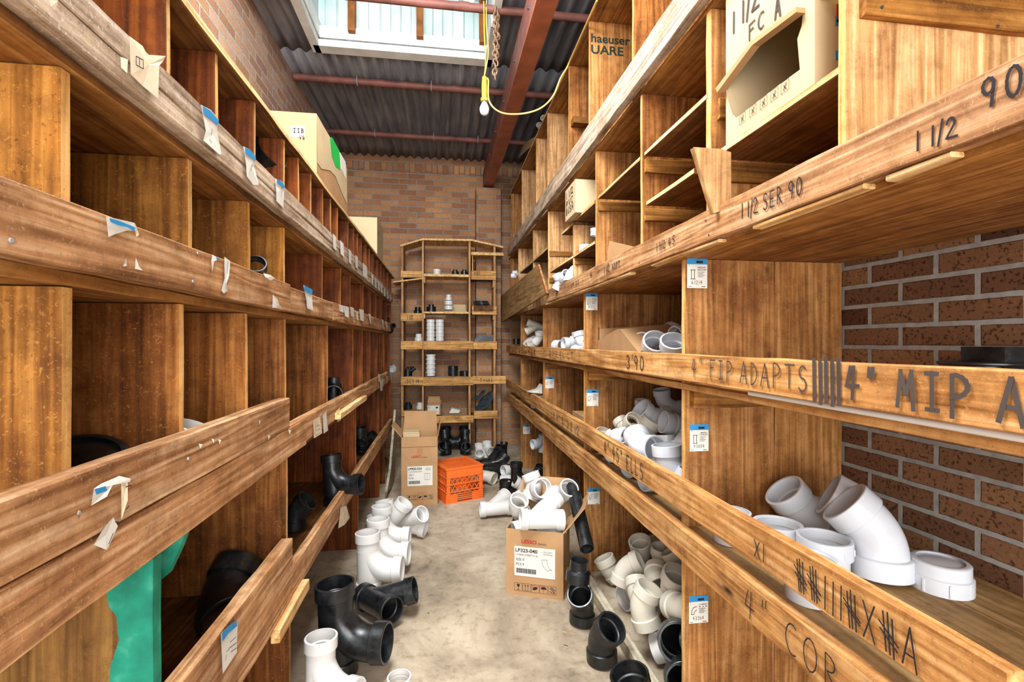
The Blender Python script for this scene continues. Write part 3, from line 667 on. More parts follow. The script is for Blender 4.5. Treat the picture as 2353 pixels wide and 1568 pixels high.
for (xa, ya_, xb, yb2) in ((0, 0, 85, 30), (322, 0, 375, 52), (610, 0, 655, 75), (655, 10, 700, 120), (715, 20, 750, 115), (765, 60, 785, 145), (800, 40, 838, 155), (883, 80, 905, 185), (1000, 130, 1018, 225), (1035, 150, 1050, 232)):
    T(X3, [s7(xa, ya_), s7(xb, ya_ + 12), s7(xb + 3, yb2), s7(xa + 12, yb2 - 14)], marks=[(*s7(xa + 10, ya_ + 20), *s7(xa + 12, ya_ + 40))])
T(X4, [(206, 1124), (228, 1112), (262, 1098), (270, 1094), (292, 1101), (290, 1108), (268, 1105), (250, 1118), (236, 1142), (205, 1163)], blue=[(206, 1126), (230, 1118), (236, 1128), (210, 1138)])
T(X4, [(273, 1104), (290, 1104), (284, 1150), (273, 1196)], marks=[(276, 1120, 289, 1116), (277, 1172, 284, 1163)], mat='paper_old')
T(X4, [(252, 1190), (262, 1210), (240, 1262), (235, 1265), (206, 1253), (222, 1225), (240, 1200)], marks=[(247, 1226, 236, 1252), (251, 1200, 261, 1203)])
for (x, y) in ((455, 1020), (483, 1008), (500, 1010), (590, 965), (612, 1000), (660, 987)): T(X4, [(x, y), (x + 6, y + 2), (x + 3, y + 12)], off=.001)
T(X4 - .006, [s7(375, 1045), s7(445, 1010), s7(460, 1160), s7(385, 1208)], marks=[(*s7(400, 1100), *s7(435, 1085)), (*s7(400, 1140), *s7(435, 1120)), (*s7(390, 1185), *s7(440, 1155))], mat='paper_old')
T(X4 - .006, [s7(465, 1000), s7(500, 965), s7(505, 1040), s7(520, 1135), s7(480, 1165)]); T(X4 - .006, [s7(590, 960), s7(625, 930), s7(635, 1045), s7(600, 1060)], mat='paper_old')
for (xa, ya_, xb, yb2) in ((968, 625, 990, 700), (985, 680, 1012, 780), (1005, 665, 1020, 740), (1045, 640, 1055, 715), (1085, 620, 1097, 685)): T(X4 - .006, [s7(xa, ya_), s7(xb, ya_ + 5), s7(xb, yb2), s7(xa + 5, yb2 - 5)])
T(X4, [(503, 1457), (518, 1440), (537, 1428), (541, 1435), (540, 1500), (506, 1550)], blue=[(503, 1457), (518, 1440), (537, 1428), (538, 1440), (519, 1456), (504, 1476)], marks=[(512, 1500, 520, 1490), (520, 1478, 534, 1465), (520, 1490, 536, 1478), (522, 1500, 536, 1490), (510, 1520, 512, 1505)])
T(X4 - .006, [(781, 1167), (795, 1162), (801, 1190), (790, 1206), (776, 1215)], mat='paper_old'); 
T(X3 + .0, [s7(1100, 0), s7(1110, 5), s7(1110, 15), s7(1101, 10)])

def label_y(unit, x0, y0, x1, y1, divpx, text, pen, kind=0, off=.0008):
    yq = Yx(divpx, RF + .004) - off; a = atY(x0, y1, yq); b = atY(x1, y0, yq); w, h = b.x - a.x, b.z - a.z
    mb = MB(); mb.box(a.x, b.x, yq - .0006, yq, a.z, b.z, 0); mb.box(a.x, b.x, yq - .0010, yq - .0006, b.z - h * .21, b.z, 1)
    O = lambda u, v: Vector((a.x + w * u, yq - .0009, a.z + h * v)); n = (0, -1, 0)
    mb.box(a.x + w * .45, a.x + w * .78, yq - .0013, yq - .001, b.z - h * .17, b.z - h * .09, 2)
    if kind != 9: printed(text[0], O(.5, .66), (1, 0, 0), (0, 0, 1), h * .05, 'ink', mb, sub=2, w=w * .42); printed(text[1], O(.5, .585), (1, 0, 0), (0, 0, 1), h * .05, 'ink', mb, sub=2, w=w * .44)
    for k in range(4): line(mb, O(.52, .53 - .05 * k), O(.85 - .07 * (k % 2), .53 - .05 * k), n, h * .014, 3)
    if kind == 0:
        for q in ((.15, .60, .40, .60), (.15, .30, .40, .30), (.2, .60, .2, .30), (.35, .60, .35, .30)): line(mb, O(q[0], q[1]), O(q[2], q[3]), n, h * .018, 2)
    else:
        P = [(.12, .35), (.14, .48), (.22, .58), (.40, .62)]; Q = [(.25, .33), (.28, .43), (.40, .50)]
        for L in (P, Q):
            for i in range(len(L) - 1): line(mb, O(*L[i]), O(*L[i + 1]), n, h * .018, 2)
        line(mb, O(.1, .34), O(.27, .33), n, h * .018, 2)
    strokes(mb, pen, O(.2, .13), (1, 0, 0), (0, 0, 1), n, h * .12, w * .6, th=.09, mi=3); line(mb, O(.05, .05), O(.2, .05), n, h * .015, 2); line(mb, O(.7, .05), O(.9, .05), n, h * .02, 2)
    mb.add([O(.08, .72), O(.09, .80), O(.105, .80), O(.095, .72)], [(0, 1, 2, 3)], 3)
    return mb.build('bin_label', ['paper', 'blue', 'ink', 'ink_soft'], unit)
label_y(RU, 1579, 594, 1625, 662, 1574, ('MEDIUM', 'REDUCER'), '61214')
label_y(RU, 1585, 975, 1628, 1038, 1574, ('6', 'COUPLING'), '93004')
label_y(RU, 1583, 1368, 1627, 1434, 1574, ('1/4 BEND', '6 x 6'), '43364', 1)
label_y(RU, 1346, 674, 1373, 713, 1344, ('SANITARY', 'TEE'), '433', 1)
label_y(RU, 1348, 895, 1375, 934, 1344, ('4 BEND', 'LONG'), '', 1)
label_y(RU, 1350, 1122, 1378, 1160, 1344, ('4 WYE', 'TEE'), '', 1)
label_y(RU, 1253, 866, 1273, 893, 1249, ('3 WYE', 'TEE'), '', 1)
label_y(RU, 1202, 976, 1218, 998, 1197, ('2 TEE', '3'), '', 1)
label_y(RU, 1160, 933, 1171, 951, 1160, ('2', '3'), '', 1)

# ---------------------------------------------------------------- back unit
BY = 5.57
BU = empty('shelving_unit', (.09, BY + .15, 0), 'narrow open wooden shelving standing against the back brick wall', 'shelving')
bx = lambda px, py: atY(px, py, BY)
def bbox(name, x0, y0, x1, y1, mat='rail_x', t=.02, back=0, d=None, ax='x'):
    a = bx(x0, y1); b = bx(x1, y0); mb = MB(); mb.plank((a.x, b.x, BY - back, BY - back + (d or t), a.z, b.z), ax, .08, .001); return mb.build(name, mat, BU)
for (a, b, top) in ((921.5, 926.5, 563), (969.5, 973.5, 548), (1077, 1081.5, 549), (1134.5, 1139.5, 566)):
    A = bx(a, top); B = bx(b, top); mb = MB(); mb.plank((A.x, B.x, BY + .02, BY + .33, 0, A.z), 'z'); mb.build('upright', 'ply_light', BU)
for P in ([(920, 563), (970, 548), (970, 552), (920, 567)], [(970, 548), (1084, 549.5), (1084, 554), (970, 552)], [(1084, 549.5), (1156, 566), (1156, 570), (1084, 554)], [(903, 647), (970, 638), (970, 641.5), (903, 650)]):
    mb = MB(); mb.poly([bx(*q) for q in P], (0, .33, 0)); mb.build('top_board', 'edge_y', BU)
for (x0, y0, x1, y1) in ((921, 623.5, 969.5, 638), (921, 720, 970, 738), (921, 784, 971, 803), (921, 866, 972, 886), (922, 943.5, 972, 957), (973, 784, 1086, 804), (972, 866, 1087, 887), (972, 955, 1088, 974), (1083, 623, 1139.5, 642.5), (1085, 703, 1141, 723), (1087, 785, 1142, 803), (1087, 864, 1162, 883), (1089, 944, 1143, 963)):
    bbox('rail', x0, y0, x1, y1)
for (x0, x1, y, h) in ((974, 1077, 631, 4), (974, 1077, 717, 3.5), (1083, 1157, 581, 5)): bbox('shelf_board', x0, y, x1, y + h, 'edge_y', d=.32)
for (x0, x1, y) in ((927, 969, 631), (927, 969, 730), (927, 969, 796), (927, 969, 879), (927, 969, 951), (974, 1077, 797), (974, 1077, 880), (974, 1077, 966), (1082, 1134, 636), (1082, 1134, 716), (1082, 1134, 796), (1082, 1134, 877), (1082, 1134, 957)):
    bbox('shelf_board', x0, y, x1, y + 4, 'ply_dark', back=-.021, d=.31)
for (x0, y0, x1, y1) in ((1085, 583, 1087, 623), (974, 634, 977, 650), (974, 721, 977, 732), (1133, 643, 1136, 660), (1133, 724, 1136, 735)): bbox('cleat', x0, y0, x1, y1, 'ply_light', d=.28, back=-.022)
def wrb(text, px, py, pxe, hpx, mat='ink_soft'):
    a = atY(px, py, BY - .0022); b = atY(pxe, py, BY - .0022); mb = MB(); h = hpx * .005; strokes(mb, text, a, (1, 0, 0), (0, 0, 1), (0, -1, 0), h, (b - a).x, th=.13); mb.build('handwriting', mat, BU)
wrb('1 1/2', 936, 734, 950, 9); wrb('DET 14', 935, 881, 965, 8); wrb('3 HUBS', 1103, 877, 1133, 7); wrb('RN2', 1090, 631, 1104, 6)
# ================================================================== PIPE FITTINGS
CACHE = {}
def arcpath(c, u, w, r, a0, a1, n):
    """arc around c in the plane u,w ; returns (pos, tangent)"""
    o = []
    for i in range(n + 1):
        a = R(a0 + (a1 - a0) * i / n); sg = 1 if a1 > a0 else -1
        o.append((c + u * (r * cos(a)) + w * (r * sin(a)), (u * (-sin(a)) + w * cos(a)) * sg))
    return o
def fitting(kind, D, seg=28):
    """D = outer diameter of the hub; local z is the main axis"""
    key = (kind, round(D, 4), seg)
    if key in CACHE: return CACHE[key]
    mb = MB(); R0 = D / 2; rb = R0 * .885; w = D * .052; hub = D * .36; V = Vector
    X, Y, Z = V((1, 0, 0)), V((0, 1, 0)), V((0, 0, 1))
    def hubend(p, t, inward=True):      # stations of a hub starting at its mouth p, axis t pointing into the fitting
        e = D * .012
        return [(p, t, R0 - e), (p + t * e, t, R0), (p + t * (hub - e), t, R0), (p + t * hub, t, R0 - e), (p + t * (hub + e), t, rb)]
    def rev(st): return [(p, t, r) for (p, t, r) in reversed(st)]
    def run(a, ta, mid, b, tb):         # hub at a heading ta, mid stations, hub at b (tb = axis pointing outwards)
        sa = hubend(a, ta); sb = [(p, -t, r) for (p, t, r) in reversed(hubend(b, -tb))]
        mb.tube(sa + [(p, t, rb) for p, t in mid] + sb, seg, w)
    if kind.startswith('elbow'):
        ang = float(kind[5:]); cr = D * (.78 if ang > 60 else .9); n = 10
        ar = arcpath(V((cr, 0, 0)), -X, Z, cr, 0, ang, n)
        a = V((0, 0, -hub * 1.05)); pe, te = ar[-1]
        run(a, Z, ar, pe + te * hub * 1.05, te)
    elif kind == 'streetelbow45':       # hub on one end only
        cr = D; ar = arcpath(V((cr, 0, 0)), -X, Z, cr, 0, 45, 8); pe, te = ar[-1]
        mb.tube(hubend(V((0, 0, -hub)), Z) + [(p, t, rb) for p, t in ar] + [(pe + te * hub * 1.4, te, rb)], seg, w)
    elif kind == 'coupling':
        run(V((0, 0, -D * .42)), Z, [(V((0, 0, 0)), Z)], V((0, 0, D * .42)), Z)
    elif kind == 'shortcoupling':
        e = D * .015; mb.tube([(V((0, 0, -D * .25)), Z, R0 - e), (V((0, 0, -D * .25 + e)), Z, R0), (V((0, 0, -.004)), Z, R0), (V((0, 0, -.003)), Z, R0 * 1.03), (V((0, 0, .003)), Z, R0 * 1.03), (V((0, 0, .004)), Z, R0), (V((0, 0, D * .25 - e)), Z, R0), (V((0, 0, D * .25)), Z, R0 - e)], seg, w)
    elif kind == 'lipring':
        mb.tube([(V((0, 0, -D * .22)), Z, R0 * .86), (V((0, 0, D * .08)), Z, R0 * .88), (V((0, 0, D * .085)), Z, R0), (V((0, 0, D * .21)), Z, R0), (V((0, 0, D * .22)), Z, R0 * .98)], seg, w)
    elif kind == 'reducer':
        mb.tube([(V((0, 0, -D * .42)), Z, R0), (V((0, 0, -.02 * D)), Z, R0), (V((0, 0, .06 * D)), Z, R0 * .72), (V((0, 0, .1 * D)), Z, R0 * .70), (V((0, 0, .12 * D)), Z, R0 * .76), (V((0, 0, D * .45)), Z, R0 * .76)], seg, w)
    elif kind == 'ringstack':           # stacked threaded steps
        mb.tube([(V((0, 0, -D * .4)), Z, R0), (V((0, 0, -D * .02)), Z, R0), (V((0, 0, 0)), Z, R0 * .9), (V((0, 0, .05 * D)), Z, R0 * .9), (V((0, 0, .06 * D)), Z, R0 * 1.0), (V((0, 0, D * .2)), Z, R0 * 1.0), (V((0, 0, D * .21)), Z, R0 * .6), (V((0, 0, D * .45)), Z, R0 * .6)], seg, w)
    elif kind in ('adapter', 'ribadapter'):
        b = R0 * .9; e = D * .01
        mb.tube([(V((0, 0, -D * .33)), Z, b), (V((0, 0, -.02 * D)), Z, b), (V((0, 0, 0)), Z, R0 - e), (V((0, 0, e)), Z, R0), (V((0, 0, D * .30)), Z, R0), (V((0, 0, D * .31)), Z, R0 - e)], seg, w * .8)
        for k in range(12):
            a = 2 * pi * k / 12; m4 = Matrix.Rotation(a, 4, 'Z')
            mb.box(R0 - .001, R0 + D * .018, -D * .014, D * .014, D * .02 if kind == 'adapter' else D * .17, D * .30, 0, m4)
    elif kind == 'threaded':            # female adapter, screw threads inside
        b = R0 * .88; out = [(V((0, 0, -D * .42)), Z, b), (V((0, 0, -.03 * D)), Z, b), (V((0, 0, .0)), Z, R0), (V((0, 0, D * .34)), Z, R0)]
        mb.tube(out, seg, w)
        for k in range(6):
            z = D * (.30 - .028 * k); mb.tube([(V((0, 0, z + .002)), Z, R0 - w * .98), (V((0, 0, z - .002)), Z, R0 - w * .98)], seg, w * .45)
        for k in range(8):
            m4 = Matrix.Rotation(2 * pi * k / 8, 4, 'Z'); mb.box(R0 - .001, R0 + D * .015, -D * .012, D * .012, .01, D * .2, 0, m4)
    elif kind == 'cap':
        e = D * .05; b = R0 * .93
        mb.tube([(V((0, 0, -D * .28)), Z, R0 * 1.0), (V((0, 0, 0)), Z, R0 * 1.0), (V((0, 0, .02 * D)), Z, b), (V((0, 0, D * .24)), Z, b), (V((0, 0, D * .26)), Z, b - e * .4), (V((0, 0, D * .265)), Z, b - e)], seg, w * .8)
        for k in range(8):
            m4 = Matrix.Rotation(2 * pi * k / 8 + .2, 4, 'Z'); mb.box(R0 - .001, R0 + D * .02, -D * .015, D * .015, -D * .26, -D * .03, 0, m4)
        # slightly domed plug in the mouth
        prof = [(0, .255), (.35, .25), (.62, .235), (.80, .2), (.86, .19)]
        vs = []; fs = []
        for (rr, zz) in prof:
            for q in range(seg): vs.append((R0 * rr * cos(2 * pi * q / seg), R0 * rr * sin(2 * pi * q / seg), D * zz))
        for i in range(len(prof) - 1):
            for q in range(seg): q2 = (q + 1) % seg; fs.append((i * seg + q, i * seg + q2, (i + 1) * seg + q2, (i + 1) * seg + q))
        mb.add(vs, fs)
    elif kind == 'disc':                # flat flange ring
        mb.tube([(V((0, 0, -D * .05)), Z, R0 * .55), (V((0, 0, -D * .02)), Z, R0 * .55), (V((0, 0, -D * .018)), Z, R0 * .96), (V((0, 0, 0)), Z, R0), (V((0, 0, D * .02)), Z, R0), (V((0, 0, D * .03)), Z, R0 * .96)], seg, R0 * .38)
    elif kind == 'plug':
        mb.tube([(V((0, 0, -D * .3)), Z, R0 * .8), (V((0, 0, 0)), Z, R0 * .8), (V((0, 0, .001)), Z, R0), (V((0, 0, D * .1)), Z, R0)], seg, w); mb.tube([(V((0, 0, D * .1)), Z, R0 * .55), (V((0, 0, D * .28)), Z, R0 * .5)], 8, w)
    elif kind in ('tee', 'wye', 'combo', 'dwye'):
        Ln = {'tee': .95, 'wye': 1.15, 'combo': 1.25, 'dwye': 1.2}[kind] * D
        run(V((0, 0, -Ln)), Z, [(V((0, 0, -Ln * .3)), Z), (V((0, 0, Ln * .3)), Z)], V((0, 0, Ln * (.85 if kind != 'tee' else .8))), Z)
        def out(st, e, te):
            st = [(p, t, rb) for p, t in st] + [(p, -t, r) for (p, t, r) in reversed(hubend(e, -te))]
            mb.tube(st, seg, w)
        if kind == 'tee':
            ar = arcpath(V((D * .82, 0, D * .62 - D * .12)), -X, -Z, D * .62, 12, 90, 8); p, t = ar[-1]; out(ar, p + t * hub * 1.15, t)
        elif kind == 'combo':
            cr = D * .98; ar = arcpath(V((cr * .98, 0, Ln * .40)), -X, -Z, cr, 6, 90, 12); p, t = ar[-1]; out(ar, p + t * hub * 1.1, t)
        else:
            for sg in ((1, -1) if kind == 'dwye' else (1,)):
                t = V((sg * .707, 0, .707)); p = V((sg * rb * .25, 0, -Ln * .28)); out([(p, t), (p + t * D * .7, t)], p + t * D * 1.55, t)
    elif kind == 'ptrap':
        r = D * .42; pts = [(V((-D, 0, D * 1.2)), -Z)] + [(V((0, 0, 0)) + V((-D * cos(a), 0, -D * sin(a))), V((sin(a), 0, -cos(a)))) for a in [pi * i / 12 for i in range(13)]]
        pts += [(V((D, 0, 0)) + V((D * .8 - D * .8 * cos(a), 0, D * .8 * sin(a))), V((sin(a), 0, cos(a)))) for a in [R(8) + R(60) * i / 5 for i in range(6)]]
        p, t = pts[-1]; pts.append((p + t * D * .5, t))
        mb.tube([(p, t, r) for p, t in pts], seg, w)
        mb.tube([(V((-D, 0, D * 1.25)), -Z, R0), (V((-D, 0, D * .9)), -Z, R0)], seg, w); p, t = pts[-1]; mb.tube([(p - t * D * .3, t, R0), (p + t * .002, t, R0)], seg, w)
    CACHE[key] = mb; return mb
MESH = {}
def fmesh(kind, D, mat, name, seg=28):
    key = (kind, round(D, 4), mat, seg)
    if key not in MESH: MESH[key] = fitting(kind, D, seg).mesh(name, mat, smooth=True)
    return MESH[key]
KN = {'elbow': 'pipe_elbow', 'streetelbow45': 'pipe_elbow', 'coupling': 'pipe_coupling', 'shortcoupling': 'pipe_coupling', 'lipring': 'pipe_coupling', 'reducer': 'pipe_reducer', 'ringstack': 'pipe_adapter', 'adapter': 'pipe_adapter', 'ribadapter': 'pipe_adapter', 'threaded': 'pipe_adapter', 'cap': 'pipe_adapter', 'disc': 'pipe_flange', 'plug': 'pipe_plug', 'tee': 'pipe_tee', 'wye': 'pipe_wye', 'combo': 'pipe_wye', 'dwye': 'pipe_wye', 'ptrap': 'drain_trap'}
def axrot(main, branch=None):
    """rotation whose local z follows main and local x leans to branch"""
    z = Vector(main).normalized(); b = Vector(branch) if branch else (Vector((1, 0, 0)) if abs(z.x) < .9 else Vector((0, 1, 0)))
    x = (b - z * b.dot(z)).normalized(); y = z.cross(x); return Matrix((x, y, z)).transposed()
def put(kind, D, mat, px, py, label, zs=None, Y=None, X=None, main=(0, 0, 1), br=(1, 0, 0), group=None, seg=28, dx=0, bin=None, pile=None):
    """zs: rests on a surface of that height; Y / X: centre lies in that plane"""
    nm = KN['elbow' if kind.startswith('elbow') else kind]; cat = {'pipe_elbow': 'pipe elbow', 'pipe_coupling': 'pipe coupling'}.get(nm, nm.replace('_', ' '))
    me = fmesh(kind, D, mat, nm, seg); Rm = axrot(main, br)
    vs = [Rm @ v.co for v in me.vertices]; lo = Vector([min(v[i] for v in vs) for i in range(3)]); hi = Vector([max(v[i] for v in vs) for i in range(3)]); c = (lo + hi) / 2; hz = (hi.z - lo.z) / 2
    if Y is not None: P = atY(px, py, Y)
    elif X is not None: P = atX(px, py, X)
    else: P = atZ(px, py, zs + hz)
    h = (hi - lo) / 2
    if bin:
        d = (P - Vector((0, 0, H))); sg = 1 if bin == 'R' else -1; lim = .805 if bin == 'R' else .565
        if sg * P.x - h.x < lim:
            t = (lim + h.x) / (sg * P.x); ycap = P.y
            P = Vector((0, 0, H)) + d * t
            ds = [q for q in (DY if bin == 'R' else LY) if q > ycap]
            if ds and P.y + h.y > ds[0] - .004: P.y = ds[0] - .004 - h.y
    if zs is not None: P.z = zs + hz + .0005
    o = bpy.data.objects.new(nm, me); C.objects.link(o); o.location = P - c; o.rotation_euler = Rm.to_euler()
    if pile is not None:
        cc = [(Rm @ p - c, r) for (p, r) in fitting(kind, D, seg).sph]; cc = [q for i, q in enumerate(cc) if i % 2 == 0]
        pile.append([o, c, P.copy(), P.copy(), cc, h])
    tag(o, label, cat, group); return o
def relax(pile, x0, x1, y0, y1, z0, it=80, keep=.03, k=.5, z1=9):
    """push the pieces of a pile apart until they only touch, inside the bin"""
    for n in range(it):
        for i in range(len(pile)):
            for j in range(i + 1, len(pile)):
                A, B = pile[i], pile[j]
                if (A[2] - B[2]).length > .32: continue
                best = 0; v = None
                for (p, r) in A[4]:
                    for (q, s) in B[4]:
                        dd = (A[2] + p) - (B[2] + q); ov = (r + s) * .93 - dd.length
                        if ov > best: best = ov; v = dd
                if v is not None:
                    if v.length < 1e-5: v = Vector((.1, .1, 1))
                    v = v.normalized() * (best * .5 * k); A[2] += v; B[2] -= v
        for A in pile:
            A[2] += (A[3] - A[2]) * keep
            h = A[5]; P = A[2]
            P.x = min(max(P.x, x0 + h.x), max(x1 - h.x, x0 + h.x)); P.y = min(max(P.y, y0 + h.y), max(y1 - h.y, y0 + h.y)); P.z = min(max(P.z, z0 + h.z), max(z1 - h.z, z0 + h.z))
    for A in pile: A[0].location = A[2] - A[1]
LY = [Yx(p, LF) for p in (657, 751, 817, 871, 881.5, 890, 898)]
W_, O_, C_, B_ = 'pvc', 'pvc_old', 'pvc_cool', 'abs'

# ---------------------------------------------------------------- aisle floor, left row (front to back)
put('combo', .112, W_, 768, 1560, 'white pipe tee cut by the bottom of the photo, front of the left floor row', zs=0, main=(0, .06, 1), br=(1, -.5, 0))
put('combo', .150, B_, 812, 1447, 'large black long-sweep wye standing upright on the floor, front left', zs=0, main=(-.05, .04, 1), br=(1, -.25, 0))
put('wye', .122, B_, 882, 1378, 'black wye lying on the floor behind the large upright black one', zs=0, main=(.6, -.75, .1), br=(1, .1, .25))
put('combo', .130, W_, 872, 1290, 'white long-sweep wye standing on the floor, nearest of the upright white ones', zs=0, main=(-.03, .05, 1), br=(1, -.12, 0))
put('combo', .128, W_, 893, 1262, 'white long-sweep wye standing on the floor, second of the upright white ones', zs=0, main=(-.02, .05, 1), br=(1, -.15, 0), Y=2.78)
put('combo', .126, W_, 899, 1236, 'white long-sweep wye standing on the floor, third and rear of the upright white ones', zs=0, main=(0, .03, 1), br=(1, -.1, 0), Y=3.02)
put('wye', .118, W_, 905, 1180, 'white wye leaning upright at the rear of the left floor row', zs=0, Y=3.22, main=(-.12, .1, 1), br=(1, -.3, 0))
put('wye', .112, W_, 940, 1197, 'white wye lying on the floor with its hub towards the aisle, by the tall carton', zs=0, main=(1, -.35, -.2), br=(.2, -.6, 1))
put('coupling', .105, W_, 862, 1152, 'short white coupling against the left shelving behind the floor row', zs=0, main=(-.4, .2, 1), Y=3.45)
put('shortcoupling', .09, W_, 917, 1569, 'white coupling barely showing at the bottom edge of the photo', zs=0)
# fittings inside the left bins
put('combo', .108, B_, 786, 1096, 'black wye with open top in the lowest left bin above the batten', zs=.456, main=(-.1, .1, 1), br=(1, -.2, -.1), Y=2.6)
put('elbow45', .10, B_, 690, 1172, 'black elbow pointing out beside the left divider edge', Y=2.15, bin='L', main=(.05, .1, 1), br=(1, -.2, 0))
put('elbow45', .165, B_, 535, 1365, 'big black elbow lying on the lowest left shelf near the green post', X=-.66, main=(-.6, 1, .15), br=(.6, .8, .9))
put('cap', .15, B_, 183, 1092, 'black cap behind the wide left rail at the photo edge', Y=.96, main=(.25, -.4, 1))
put('elbow22', .075, W_, 428, 1012, 'white fitting just peeping over the left rail near the second divider', Y=1.12)
put('tee', .108, B_, 768, 905, 'tall glossy black tee standing in a left bin behind the rail', Y=2.55, main=(0, .05, 1), br=(.2, -1, .4), bin='L')
put('coupling', .09, B_, 820, 888, 'dark coupling end behind the left rail, one bin beyond the tall black tee', Y=3.25, main=(.3, -.5, .8), bin='L')
LP_ = []
for i, (k, D, px, py, Y, m, b, lb) in enumerate((
    ('coupling', .10, 829, 1000, 3.75, (0, 0, 1), None, 'black upright coupling at the back of the left bin pile'),
    ('coupling', .105, 836, 1014, 3.6, (0, .1, 1), None, 'black wide coupling standing in the left bin pile'),
    ('elbow45', .085, 857, 1014, 3.65, (-.4, .3, .4), (1, -.4, .6), 'small black elbow pointing up and right in the left bin pile'),
    ('coupling', .095, 828, 1034, 3.35, (.2, -.3, 1), None, 'black coupling tilted against the divider in the left bin pile'),
    ('elbow45', .10, 838, 1060, 3.2, (.3, -.3, .5), (1, 0, .3), 'black elbow at the front of the left bin pile, above the batten'),
    ('coupling', .09, 853, 1045, 3.45, (.7, -.2, .6), None, 'black coupling lying open end up over the left batten'),
    ('wye', .08, 884, 1035, 4.85, (.1, 0, 1), (1, 0, .3), 'small black wye hidden behind the far left batten'),
    ('wye', .085, 882, 1085, 4.3, (0, 0, 1), (1, -.3, 0), 'black wye at floor level under the far left shelving'))):
    put(k, D, B_, px, py, lb, Y=Y, main=m, br=b, bin='L', pile=LP_ if i < 6 else None)
relax(LP_, XL, -.50, Yx(817, LF) + .03, Yx(871, LF), .457)
put('ptrap', .05, B_, 897, 748, 'black drain trap hanging at the far end of the left rail', X=-.50, main=(0, -.5, 1), br=(.5, -1, 0))
put('shortcoupling', .06, B_, 588, 612, 'small black ring lying behind the second left rail', Y=1.5, main=(.3, -.9, .5))
put('ribadapter', .12, B_, 608, 362, 'ribbed black round adapter leaning in the upper left bins', X=-.60, main=(.8, -.35, .5))

# ---------------------------------------------------------------- right heap on the floor (lowest bin)
FL = [
 ('elbow22', .112, O_, 1400, 1328, 1.90, (.45, -.25, -1), (1, 0, .2), 'long white bend leaning over the batten, leftmost of the white floor heap'),
 ('elbow45', .108, O_, 1452, 1322, 2.12, (.3, 0, 1), (.8, -.5, 0), 'ivory elbow behind the long white bend in the floor heap'),
 ('elbow45', .112, O_, 1472, 1288, 2.25, (.35, .35, -1), (-1, -.3, .2), 'ivory elbow with open mouth up left at the top of the floor heap'),
 ('elbow45', .112, O_, 1528, 1306, 2.10, (0, .1, -1), (.4, -1, 0), 'white elbow mouth down at the top right of the floor heap'),
 ('elbow45', .122, O_, 1534, 1368, 1.84, (-.3, .3, 1), (.5, -1, 0), 'white elbow showing its big round mouth in the floor heap'),
 ('elbow45', .112, O_, 1484, 1370, 1.92, (-.2, -.8, -.6), (1, 0, .8), 'ivory elbow in the middle of the floor heap'),
 ('elbow45', .120, W_, 1452, 1442, 1.66, (1, .3, .1), (0, -.5, 1), 'white elbow with its mouth facing left beside the black ones'),
 ('elbow45', .116, O_, 1508, 1408, 1.76, (-.3, .2, 1), (1, -.6, -.4), 'ivory bend resting above the black elbows in the floor heap'),
 ('elbow22', .11, O_, 1566, 1425, 1.72, (0, -1, .3), (1, 0, 0), 'ivory elbow mouth partly hidden by the near divider, low in the heap'),
 ('elbow45', .11, W_, 1535, 1470, 1.58, (-1, .1, .25), (0, .6, -1), 'white pipe bend lying across behind the black elbow mouths'),
 ('elbow45', .10, O_, 1523, 1260, 2.30, (-.2, -.8, .2), (1, 0, -.5), 'pale elbow at the back of the lowest bin beneath the rail'),
 ('elbow22', .10, O_, 1556, 1262, 2.2, (.2, -.5, -1), (1, 0, 0), 'pale coupling end beneath the rail at the far right of the heap'),
 ('elbow45', .105, O_, 1548, 1300, 1.98, (.3, .4, 1), (-1, 0, 0), 'white bend tucked against the near divider in the floor heap'),
 ('elbow45', .105, O_, 1490, 1330, 2.20, (-.5, .4, .3), (1, 0, 0), 'ivory bend buried in the middle back of the floor heap'),
 ('elbow22', .11, O_, 1520, 1345, 1.98, (.1, .9, .2), (1, 0, 0), 'ivory piece wedged between the two round mouths of the heap')]
FP_ = []
for k, D, m, px, py, Y, a, b, lb in FL: put(k, D, m, px, py, lb, Y=Y, main=a, br=b, bin='R', pile=FP_)
put('elbow45', .118, B_, 1335, 1388, 'black elbow standing on the floor beside the carton, mouth up left', zs=0, main=(.05, .05, 1), br=(-.6, -1, 0))
put('elbow45', .125, B_, 1392, 1468, 'black elbow standing on the floor in front, mouth up right', zs=0, main=(-.04, .05, 1), br=(.5, -1, 0))
put('elbow45', .142, B_, 1522, 1492, 'black elbow with a large mouth facing the camera, left of the two', Y=1.66, main=(.35, .85, -.25), br=(.9, -.3, -.5), pile=FP_)
put('elbow45', .132, B_, 1568, 1545, 'black elbow mouth cut by the near divider, right of the two', Y=1.60, main=(.3, .85, -.2), br=(.9, -.3, -.5), pile=FP_)
relax(FP_, .76, XR, DY[0] + .03, DY[1], .003, keep=.06)
put('elbow45', .13, B_, 1446, 1622, 'black elbow cut by the bottom of the photo, right floor', zs=0, main=(.5, .2, .9), br=(-1, -.3, 0))
put('reducer', .11, B_, 1328, 1312, 'black reducer standing in the dark gap behind the carton', Y=2.12, main=(.1, 0, 1))
mb = MB(); a, b = atY(1349, 1262, 2.24), atY(1314, 1110, 2.62); t = (b - a).normalized(); mb.tube([(a, t, .035), (b, t, .035)], 24, .004)
o = mb.build('pipe_length', B_, smooth=True); tag(o, 'tall glossy black pipe leaning in the gap behind the carton', 'pipe')

